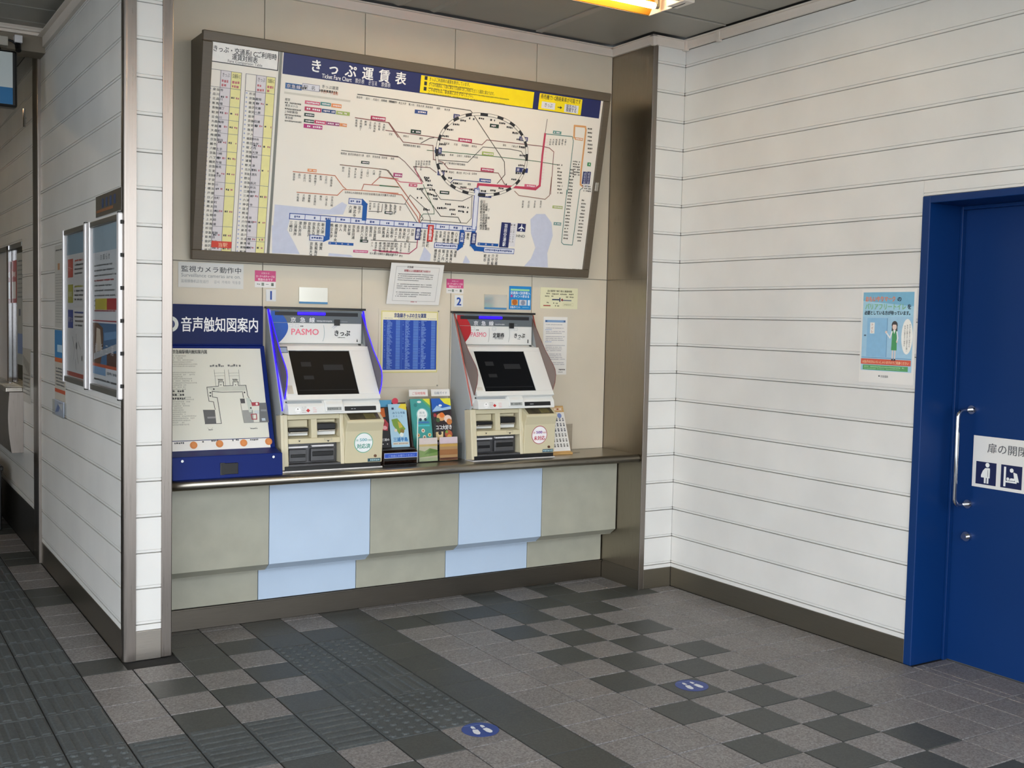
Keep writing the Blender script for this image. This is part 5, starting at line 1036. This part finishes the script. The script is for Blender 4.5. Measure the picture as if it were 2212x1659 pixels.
p.text('おもいやりマーク', .022, h - .052, .19, '#e88a68', 4, h=.026, bold=.04); p.text('の', .198, h - .052, .222, '#2f3e4c', 4, h=.024, bold=.03); p.text('バリアフリートイレ', .022, h - .088, .248, '#8fc49a', 4, h=.030, bold=.035); p.text('を', .252, h - .086, .276, '#2f3e4c', 4, h=.025, bold=.03); p.text('必要としている方が待っています。', .020, h - .112, .28, '#26323c', 4, h=.020, bold=.03)
p.rect(.012, .112, w - .014, .298, '#a4cce4', 2); p.rect(.038, .118, .150, .292, '#8fbfe0', 3); p.rect(.148, .118, .151, .292, '#6f9cc4', 4); p.rect(.012, .112, w - .014, .115, '#6f9cc4', 4); p.rect(.055, .222, .080, .272, '#f0eee8', 4); p.vtext('トイレ', .0675, .270, .224, '#b8644c', 5); p.rect(.022, .21, .034, .216, '#4a5a6a', 4)
# standing woman, drawn
p.disc(.190, .262, .016, '#4a4648', 4, 18, .018); p.poly([(.176, .262), (.204, .262), (.206, .232), (.174, .232)], '#4a4648', 4); p.disc(.190, .254, .0115, '#ecd3c6', 5, 16, .014); p.poly([(.178, .264), (.202, .264), (.198, .272), (.182, .272)], '#4a4648', 6)
p.poly([(.178, .238), (.203, .238), (.204, .205), (.206, .15), (.176, .15), (.178, .205)], '#4f9c64', 5); p.poly([(.184, .240), (.197, .240), (.190, .222)], '#f4f4f2', 6); p.line([(.178, .232), (.168, .205), (.150, .224)], .007, '#eef0f2', 6); p.disc(.146, .230, .006, '#ecd3c6', 6, 12); p.line([(.204, .232), (.210, .205), (.206, .190)], .007, '#eef0f2', 6); p.disc(.206, .188, .0045, '#ecd3c6', 6, 10)
for x in (.184, .197): p.rect(x - .003, .112, x + .003, .150, '#ecd9d0', 5); p.poly([(x - .006, .104), (x + .005, .104), (x + .004, .112), (x - .004, .112)], '#3f3c40', 6)
p.disc(.258, .212, .030, '#f6f4ec', 5, 30, .078)
for k, (v1_, n_) in enumerate(((.268, 12), (.265, 14), (.262, 11))): p.vtext('本当に必要な方へ使用をお願いします'[:n_], .272 - .013 * k, v1_, v1_ - .0085 * n_, '#4a463c', 6, w=.008)
p.rect(.010, .083, w - .016, .108, '#d8604c', 3); p.text('お急ぎの方もいらっしゃいますのでご配慮ください', .018, .089, w - .026, '#f4d2a8', 4, h=.014, bold=.02); p.rect(.022, .058, w - .03, .080, '#5fa468', 3); p.scrib(.03, .069, w - .05, .076, '#9fd0a0', 4); p.scrib(.03, .061, w - .07, .067, '#8fc494', 4); p.disc(.115, .032, .004, '#5a5a5c', 2, 10); p.text('京急電鉄', .123, .027, .165, '#5a5a5c', 2, h=.011); p.build('print', o)

# ================================================================== CORRIDOR WALL: plaque, poster cases, notices
o = obj('brown_plaque', box((XL0 - .006, .535, 1.899), (XL0 - .0005, .018, 1.992)), mat('brown plaque', '#4c463c', .18, var=.1, scale=6, coat=.3)); tag(o, 'small dark brown plaque above the poster cases on the corridor wall', 'sign')
p = Print((XL0 - .006, .535, 1.899), -YV, ZV); p.rect(.02, .018, .36, .030, '#8a5c3c', 1)  # orange streak is a blurred reflection painted on the plaque
for k in range(4): p.rect(.13 + .08 * k, .035, .17 + .08 * k, .075, '#2f4468', 1)  # blue blocks, the rest of the reflection put into the colour
p.build('print', o)
def case(y0, y1, label):
    t = thing('poster_case', (XL0, (y0 + y1) / 2, 1.12), label, 'poster case', 'poster cases on the corridor wall'); X0 = XL0 - .017; z0, z1 = 1.122, 1.880
    obj('back_panel', box((XL0 - .003, y0 - .02, z0), (XL0 - .0005, y1 + .02, z1)), ALU, t)
    for a in (y0, y1): obj('frame_post', box((X0 - .004, a - .02 if a == y0 else a - .012, z0 - .012), (XL0 - .0005, a + .012 if a == y0 else a + .024, z1 + .008)), ALU, t, .006)
    for a, b in ((z1 - .022, z1 + .004), (z0 - .006, z0 + .022)): obj('rail', box((X0, y1 + .02, a), (XL0 - .0005, y0 - .018, b)), ALUGREY, t, .004)
    obj('glass', box((X0 + .006, y1 + .022, z0 + .02), (X0 + .009, y0 - .02, z1 - .02)), GLASS, t)
    for z in (z0 - .012, z1 + .008): obj('post_cap', MB().cyl((XL0 - .010, y1 + .006, z - .004), (XL0 - .010, y1 + .006, z + .004), .011, 16), RUBBER, t, .002)
    return t
case(1.300, .728, 'aluminium poster case farther from the pillar, holding the rules poster')
cb = case(.640, .022, 'aluminium poster case next to the pillar, holding the photo poster')
for k in range(6): obj('hinge', MB().cyl((XL0 - .008, .004, 1.16 + k * .136), (XL0 - .008, .004, 1.176 + k * .136), .005, 8), RUBBER, cb)
def lposter(name, y0, z0, y1, z1, label, cat='poster', col='#dcdcdc', x=XL0 - .0035, th=.0015, group=None):
    o = obj(name, box((x - th, y0, z0), (x, y1, z1)), mat('sheet ' + col, col, .4, var=.012, scale=12)); tag(o, label, cat, group); return o, Print((x - th, y0, z0), -YV, ZV), y0 - y1, z1 - z0
o, p, w, h = lposter('rules_poster', 1.26, 1.15, .765, 1.855, 'grey poster with red, yellow and blue squares and a sketch, in the farther poster case', col='#e3e4e4', group='posters in the cases')
p.rect(0, h * .86, w, h, '#8fb0c4', 1)
for v, c_, tx in ((.70, '#cc4a38', 'マナー'), (.52, '#b3b02c', '乗車前'), (.34, '#1f3f9c', '駅では')):
    p.rect(w * .06, h * v, w * .34, h * (v + .13), c_, 1); p.text(tx, w * .09, h * (v + .045), w * .31, '#e8e4d4', 2, h=.03)
    for k in range(4): p.scrib(w * .42, h * (v + .105 - .03 * k), w * (.96 - .05 * k), h * (v + .12 - .03 * k), c_ if k == 0 else '#66686c', 1)
for a in (((.3, .28), (.42, .2), (.36, .12)), ((.5, .3), (.55, .16), (.62, .1)), ((.6, .25), (.72, .2)), ((.45, .12), (.5, .05))): p.line([(w * x, h * y) for x, y in a], .006, '#8b8d90', 1)
p.disc(w * .52, h * .22, .018, '#4a4b4e', 2, 14); p.disc(w * .8, h * .14, .014, '#6a6b6e', 2, 12); p.rect(0, 0, w, h * .03, '#b04a3c', 1); p.build('print', o)
o, p, w, h = lposter('photo_poster', .605, 1.15, .055, 1.855, 'poster with notices above and a harbour photo below, in the case next to the pillar', col='#dde3e8', group='posters in the cases')
p.rect(0, h * .84, w, h, '#a9c2d2', 1); p.text('お知らせ', w * .3, h * .79, w * .7, '#55606a', 2, h=.03)
for k in range(10): p.scrib(w * .06, h * (.75 - .032 * k), w * random.uniform(.7, .96), h * (.762 - .032 * k), '#a8404a' if k in (3, 9) else '#6f757a', 1)
p.rect(w * .10, h * .475, w * .55, h * .545, '#c4b83c', 2); p.rect(w * .55, h * .475, w * .97, h * .545, '#b02c34', 2)
p.rect(0, h * .40, w, h * .408, '#a8303c', 1); p.rect(0, h * .13, w, h * .39, '#3f6f9c', 1); p.poly([(0, h * .13), (w * .3, h * .13), (w * .42, h * .25), (w * .4, h * .36), (w * .2, h * .39), (0, h * .39)], '#6a4a34', 2); p.poly([(w * .12, h * .20), (w * .36, h * .22), (w * .30, h * .35), (w * .16, h * .36)], '#d8c8b4', 3); p.poly([(w * .05, h * .19), (w, h * .28), (w, h * .24), (w * .05, h * .15)], '#b9bec4', 4); p.poly([(w * .45, h * .28), (w, h * .31), (w, h * .35), (w * .45, h * .33)], '#6f9cc8', 2); p.rect(w * .55, h * .13, w, h * .21, '#5a3a30', 3); p.text('横浜三浦', w * .1, h * .20, w * .9, '#e4e4e8', 5, h=.05); p.rect(0, h * .11, w, h * .13, '#c85a38', 3); p.rect(0, h * .06, w * .5, h * .11, '#7fa8d0', 1); p.scrib(w * .55, h * .07, w * .95, h * .09, '#8f98a0', 1); p.scrib(w * .05, h * .02, w * .9, h * .035, '#3f4448', 1); p.build('print', o)
o, p, w, h = lposter('paper_notice', 1.63, 1.385, 1.325, 1.822, 'white paper notice half hidden behind the farther poster case', 'notice', '#c6c5be', XL0 - .001)
p.rect(w * .3, h * .70, w * .5, h * .78, '#c08a5c', 1)
for k in range(18): p.scrib(w * .08, h * (.64 - .034 * k), w * .95, h * (.648 - .034 * k), '#7a7a78', 1)
p.scrib(w * .1, h * .93, w * .9, h * .95, '#55565a', 1); p.build('print', o)
o, p, w, h = lposter('orange_blue_poster', 1.635, .985, 1.325, 1.372, 'small poster with a sky blue top and orange bands, below the paper notice', 'poster', '#c9c4b8', XL0 - .001)
p.rect(0, h * .62, w, h, '#2f84c0', 1); p.rect(w * .25, h * .70, w * .9, h * .80, '#b9d8ec', 2); p.rect(0, h * .56, w, h * .62, '#d86a34', 1); p.rect(0, h * .14, w, h * .19, '#c85a38', 1)
for k in range(6): p.scrib(w * .1, h * (.46 - .045 * k), w * .9, h * (.485 - .045 * k), '#77787a', 1)
p.build('print', o)
o = obj('clear_leaflet_holder', MB().box((XL0 - .018, 1.63, .918), (XL0 - .016, 1.30, .998)).box((XL0 - .018, 1.63, .918), (XL0 - .001, 1.30, .920)).box((XL0 - .018, 1.63, .918), (XL0 - .001, 1.628, .998)).box((XL0 - .018, 1.302, .918), (XL0 - .001, 1.30, .998)), ACRYL); tag(o, 'clear plastic leaflet holder under the orange and blue poster', 'leaflet holder')
o = obj('folded_leaflet', box((XL0 - .010, 1.60, .921), (XL0 - .005, 1.34, 1.0)), mat('sheet #c4cde0', '#c4cde0', .4)); tag(o, 'white and blue folded leaflet standing in the clear plastic holder', 'leaflet')
p = Print((XL0 - .010, 1.60, .921), -YV, ZV); p.poly([(.02, .01), (.12, .02), (.2, .07), (.1, .06)], '#6f86c0', 1); p.poly([(.1, .06), (.25, .07), (.22, .03)], '#f0f0f2', 1); p.build('print', o)

# ================================================================== OFFICE WINDOW, far end of the corridor wall
wn = struct(obj('window_1', MB().box((xa, WY0 - .001, WZ0), (xb + .005, WY0 + .02, WZ1)).box((xa, WY1 - .02, WZ0), (xb + .005, WY1 + .001, WZ1)).box((xa - .018, WY0, WZ1 - .03), (xb, WY1, WZ1)), ALUGREY, None, .002))
obj('window_post', box((XL0 - .006, 3.40, WZ0), (XL0 + .05, 3.50, WZ1)), mat('brown window post', '#5c4c44', .4), wn, .002); obj('window_bead', box((XL0 - .010, 3.385, WZ0), (XL0 + .01, 3.402, WZ1)), CHROME, wn)
obj('window_pane', box((XL0 + .012, WY0 + .02, WZ0), (XL0 + .016, 3.40, WZ1 - .03)), GLASS, wn); obj('window_panel', box((XL0 + .01, 3.50, WZ0), (XL0 + .02, WY1, WZ1 - .03)), ALU, wn)
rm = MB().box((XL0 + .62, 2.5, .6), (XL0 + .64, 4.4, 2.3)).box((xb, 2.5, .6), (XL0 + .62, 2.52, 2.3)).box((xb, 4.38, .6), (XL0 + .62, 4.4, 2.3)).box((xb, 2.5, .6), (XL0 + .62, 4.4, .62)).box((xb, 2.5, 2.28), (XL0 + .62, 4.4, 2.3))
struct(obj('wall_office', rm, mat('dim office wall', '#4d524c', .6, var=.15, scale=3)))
def inner(name, y0, z0, y1, z1, col, label, cat, x=XL0 + .007, th=.001): o = obj(name, box((x, y0, z0), (x + th, y1, z1)), mat('sheet ' + col, col, .5)); tag(o, label, cat); return o, Print((x, y0, z0), -YV, ZV), y0 - y1, z1 - z0
o, p, w, h = inner('red_notice', 3.36, 1.52, 3.14, 1.80, '#b03a34', 'red and white notice inside the office window', 'notice'); p.rect(w * .1, h * .1, w * .9, h * .5, '#d8d4d0', 1); p.scrib(w * .2, h * .6, w * .8, h * .75, '#e0c8c0', 1); p.build('print', o)
o, p, w, h = inner('grey_notice', 3.12, 1.12, 2.85, 1.84, '#a9aba6', 'tall grey notice with a blue block, inside the office window', 'notice')
for k in range(9): p.scrib(w * .1, h * (.92 - .04 * k), w * .9, h * (.935 - .04 * k), '#6f7274', 1)
p.rect(w * .3, h * .44, w * .6, h * .5, '#3f4a60', 1); p.rect(w * .1, h * .1, w * .9, h * .28, '#6f86b4', 1); p.build('print', o)
o = obj('yellow_binder', MB().box((XL0 + .08, 2.90, .99), (XL0 + .20, 2.86, 1.12)), mat('olive binder', '#8a8038', .5), None, .003); tag(o, 'olive yellow binder standing inside the office window', 'binder')
oc = thing('office_counter', (XL0 - .08, 3.4, .86), 'steel office window counter with a curved front, at the far end of the corridor wall', 'counter')
obj('counter_top', MB().box((XL0 - .10, WY0 - .01, .955), (XL0 - .0015, WY1 + .02, .985)), STEEL, oc, .004); cp_ = [(XL0 - .001, .955)] + [(XL0 - .082 - .014 * math.sin(math.pi * k / 12) + .012 * k / 12, .955 - .385 * k / 12) for k in range(13)] + [(XL0 - .001, .57)]
o = fixn(obj('curved_front', MB().prism([(a, b) for a, b in cp_], 1, WY0 - .03, WY1), STEELTRIM, oc))
for k, (y, c_) in enumerate(((2.93, '#e6e4e0'), (3.12, '#dcdad4'))):
    o = obj('paper_sheet', box((XL0 - .09, y - .07, .9855), (XL0 + .0, y + .07, .9875)), mat('sheet ' + c_, c_, .5)); tag(o, ('white sheet lying on the steel office counter, nearer the corridor opening', 'white sheet lying on the steel office counter beside the window post')[k], 'paper', 'sheets on the office counter')
o, p, w, h = lposter('clear_notice', 2.815, .90, 2.49, 1.235, 'thin notice with dark slanting lettering on the wall beside the office window', 'notice', '#bdbbb2', XL0 - .0005, .0012)
for k in range(7): p.line([(w * (.1 + .12 * k), h * (.85 - .02 * k)), (w * (.16 + .12 * k), h * (.7 - .03 * k))], .012, '#5a5652', 1)
for k in range(6): p.scrib(w * .1, h * (.5 - .07 * k), w * .9, h * (.53 - .07 * k), '#8a8680', 1)
p.build('print', o)
o = obj('black_box', MB().box((-2.60, 3.25, 0), (-2.10, 3.95, .42)).box((-2.61, 3.24, .40), (-2.09, 3.96, .43)), BLACK, None, .006); tag(o, 'low black box on the floor below the office counter', 'box')
# hanging sign, its bracket, cable and camera
hs = thing('hanging_sign', (-2.55, 1.80, 2.56), 'black framed hanging sign, white above and blue below, over the corridor', 'sign')
obj('sign_body', MB().box((-2.95, 1.78, 2.560), (-2.188, 1.86, 2.860)), BLACK, hs, .012)
obj('white_field', box((-2.94, 1.776, 2.662), (-2.212, 1.781, 2.848)), mat('sign white', '#c9d2d2', .35, var=.02), hs); obj('blue_field', box((-2.94, 1.776, 2.574), (-2.212, 1.781, 2.662)), mat('sign blue', '#0a6ca4', .35, var=.02), hs)
for x in (-2.80, -2.34): obj('hanger', MB().cyl((x, 1.82, 2.858), (x, 1.82, ZC + .005), .008, 10), DARKGREY, hs)
cm = thing('surveillance_camera', (-2.20, 1.80, 2.93), 'small black camera on a white bracket above the hanging sign', 'camera')
obj('bracket', box((-2.19, 1.86, 2.925), (-2.15, 1.93, 2.965)), ALU, cm, .003); obj('camera_body', MB().cyl((-2.17, 1.895, 2.93), (-2.172, 1.86, 2.88), .016, 14), BLACK, cm, .003)
pts = [(-2.17 - .05 + .045 * math.cos(t), 1.89 - .01 * math.sin(t), 2.90 + .035 * math.sin(t)) for t in [k * math.pi / 9 for k in range(0, 17)]]
obj('cable_loop', MB().tube(pts, .006, 8), BLACK, cm, smooth=True); obj('junction_box', box((-2.27, 1.86, 2.90), (-2.222, 1.929, 2.95)), mat('pale junction box', '#b9b3a8', .5), cm, .004)
o = obj('chrome_hook', MB().cyl((XL0 - .012, 2.63, 2.59), (XL0 - .012, 2.63, 2.70), .008, 10).cyl((XL0 - .012, 2.63, 2.645), (XL0, 2.63, 2.645), .005, 8), CHROME); tag(o, 'short bright metal hook on the corridor wall below the hanging sign', 'hook')

# ================================================================== CEILING LAMP
def lamp(dx, dy, label):
    t = thing('ceiling_lamp', (-.3 + dx, -.62 + dy, 2.95), label, 'ceiling lamp', 'ceiling lamps'); a, b = -.98 + dx, .30 + dx
    rp = lambda q: [(y + dy, z) for y, z in q]
    fixn(obj('reflector', MB().prism(rp([(-.492, 2.952), (-.486, 2.952), (-.540, ZC), (-.548, ZC)]), 0, a, b), AMBER, t))
    obj('reflector_edge', box((a, -.486 + dy, 2.949), (b, -.480 + dy, 2.957)), BROWN, t)
    fixn(obj('side_plate', MB().prism(rp([(-.748, 2.955), (-.742, 2.955), (-.69, ZC), (-.698, ZC)]), 0, a, b), CORNICE, t)); obj('housing', box((a, -.70 + dy, 3.012), (b, -.54 + dy, ZC + .004)), CORNICE, t)
    for x in (a, b): fixn(obj('end_plate', MB().prism(rp([(-.748, 2.95), (-.484, 2.95), (-.53, ZC), (-.70, ZC)]), 0, x, x + .008), CORNICE, t))
    obj('end_bracket', box((b - .032, -.78 + dy, 2.950), (b + .035, -.655 + dy, 2.985)), CORNICE, t, .004)
    obj('tube', MB().cyl((a + .05, -.588 + dy, 2.966), (b - .048, -.588 + dy, 2.966), .0145, 16), TUBE, t); obj('lamp_holder', MB().cyl((b - .048, -.588 + dy, 2.966), (b - .026, -.588 + dy, 2.966), .012, 12).box((b - .038, -.60 + dy, 2.966), (b - .026, -.576 + dy, 3.012)), ALUGREY, t)
lamp(0, 0, 'open fluorescent ceiling lamp with an amber reflector over the ticket counter')
lamp(-.4, -2.4, 'fluorescent ceiling lamp nearer the open front, in line with the blue door')
lamp(-2.9, -1.3, 'fluorescent ceiling lamp over the corridor tactile paving')
lamp(-3.3, 3.9, 'added fill lamp beyond the lintel in the corridor')  # unseen lamp, added to brighten the far end of the corridor
o = thing('office_lamp', (XL0 + .4, 3.2, 2.27), 'fluorescent tube on the ceiling of the office behind the window', 'ceiling lamp')
obj('tube', MB().cyl((XL0 + .4, 2.75, 2.24), (XL0 + .4, 4.1, 2.24), .014, 12), TUBE, o); obj('housing', box((XL0 + .36, 2.7, 2.256), (XL0 + .44, 4.15, 2.279)), CORNICE, o)

# ================================================================== FLOOR STICKERS
for (i, j), rot, lb in (((-5.42, -3.42), -.12, 'round blue footprint sticker on the floor next to the tactile paving'), ((-.40, -3.39), -.12, 'round blue footprint sticker among the checkered tiles')):
    cx_, cy_ = i * T, j * T + Y0
    o = obj('footprint_sticker', MB().cyl((cx_, cy_, .0003), (cx_, cy_, .0012), .068, 40), mat('sheet #1f3c8a', '#1f3c8a', .4)); tag(o, lb, 'sticker', 'footprint stickers on the floor')
    c_, s_ = math.cos(rot), math.sin(rot); p = Print((cx_, cy_, .0012), (c_, s_, 0), (-s_, c_, 0)); WF = '#dfe3ea'
    for m_ in (-1, 1):
        sole = [(.009, -.002), (.012, .030), (.020, .042), (.030, .040), (.036, .026), (.033, .006), (.027, -.008)]; heel = [(.012, -.012), (.026, -.016), (.026, -.032), (.019, -.040), (.012, -.034)]
        p.poly([(m_ * x, -y) for x, y in sole][::-1], WF, 1); p.poly([(m_ * x, -y) for x, y in heel][::-1], WF, 1); p.line([(m_ * .014, .052 * -1), (m_ * .032, .048 * -1)], .003, '#7f9ad8', 1) if 0 else None
    p.scrib(-.045, .044, .02, .049, '#7f9ad8', 1); p.build('print', o)
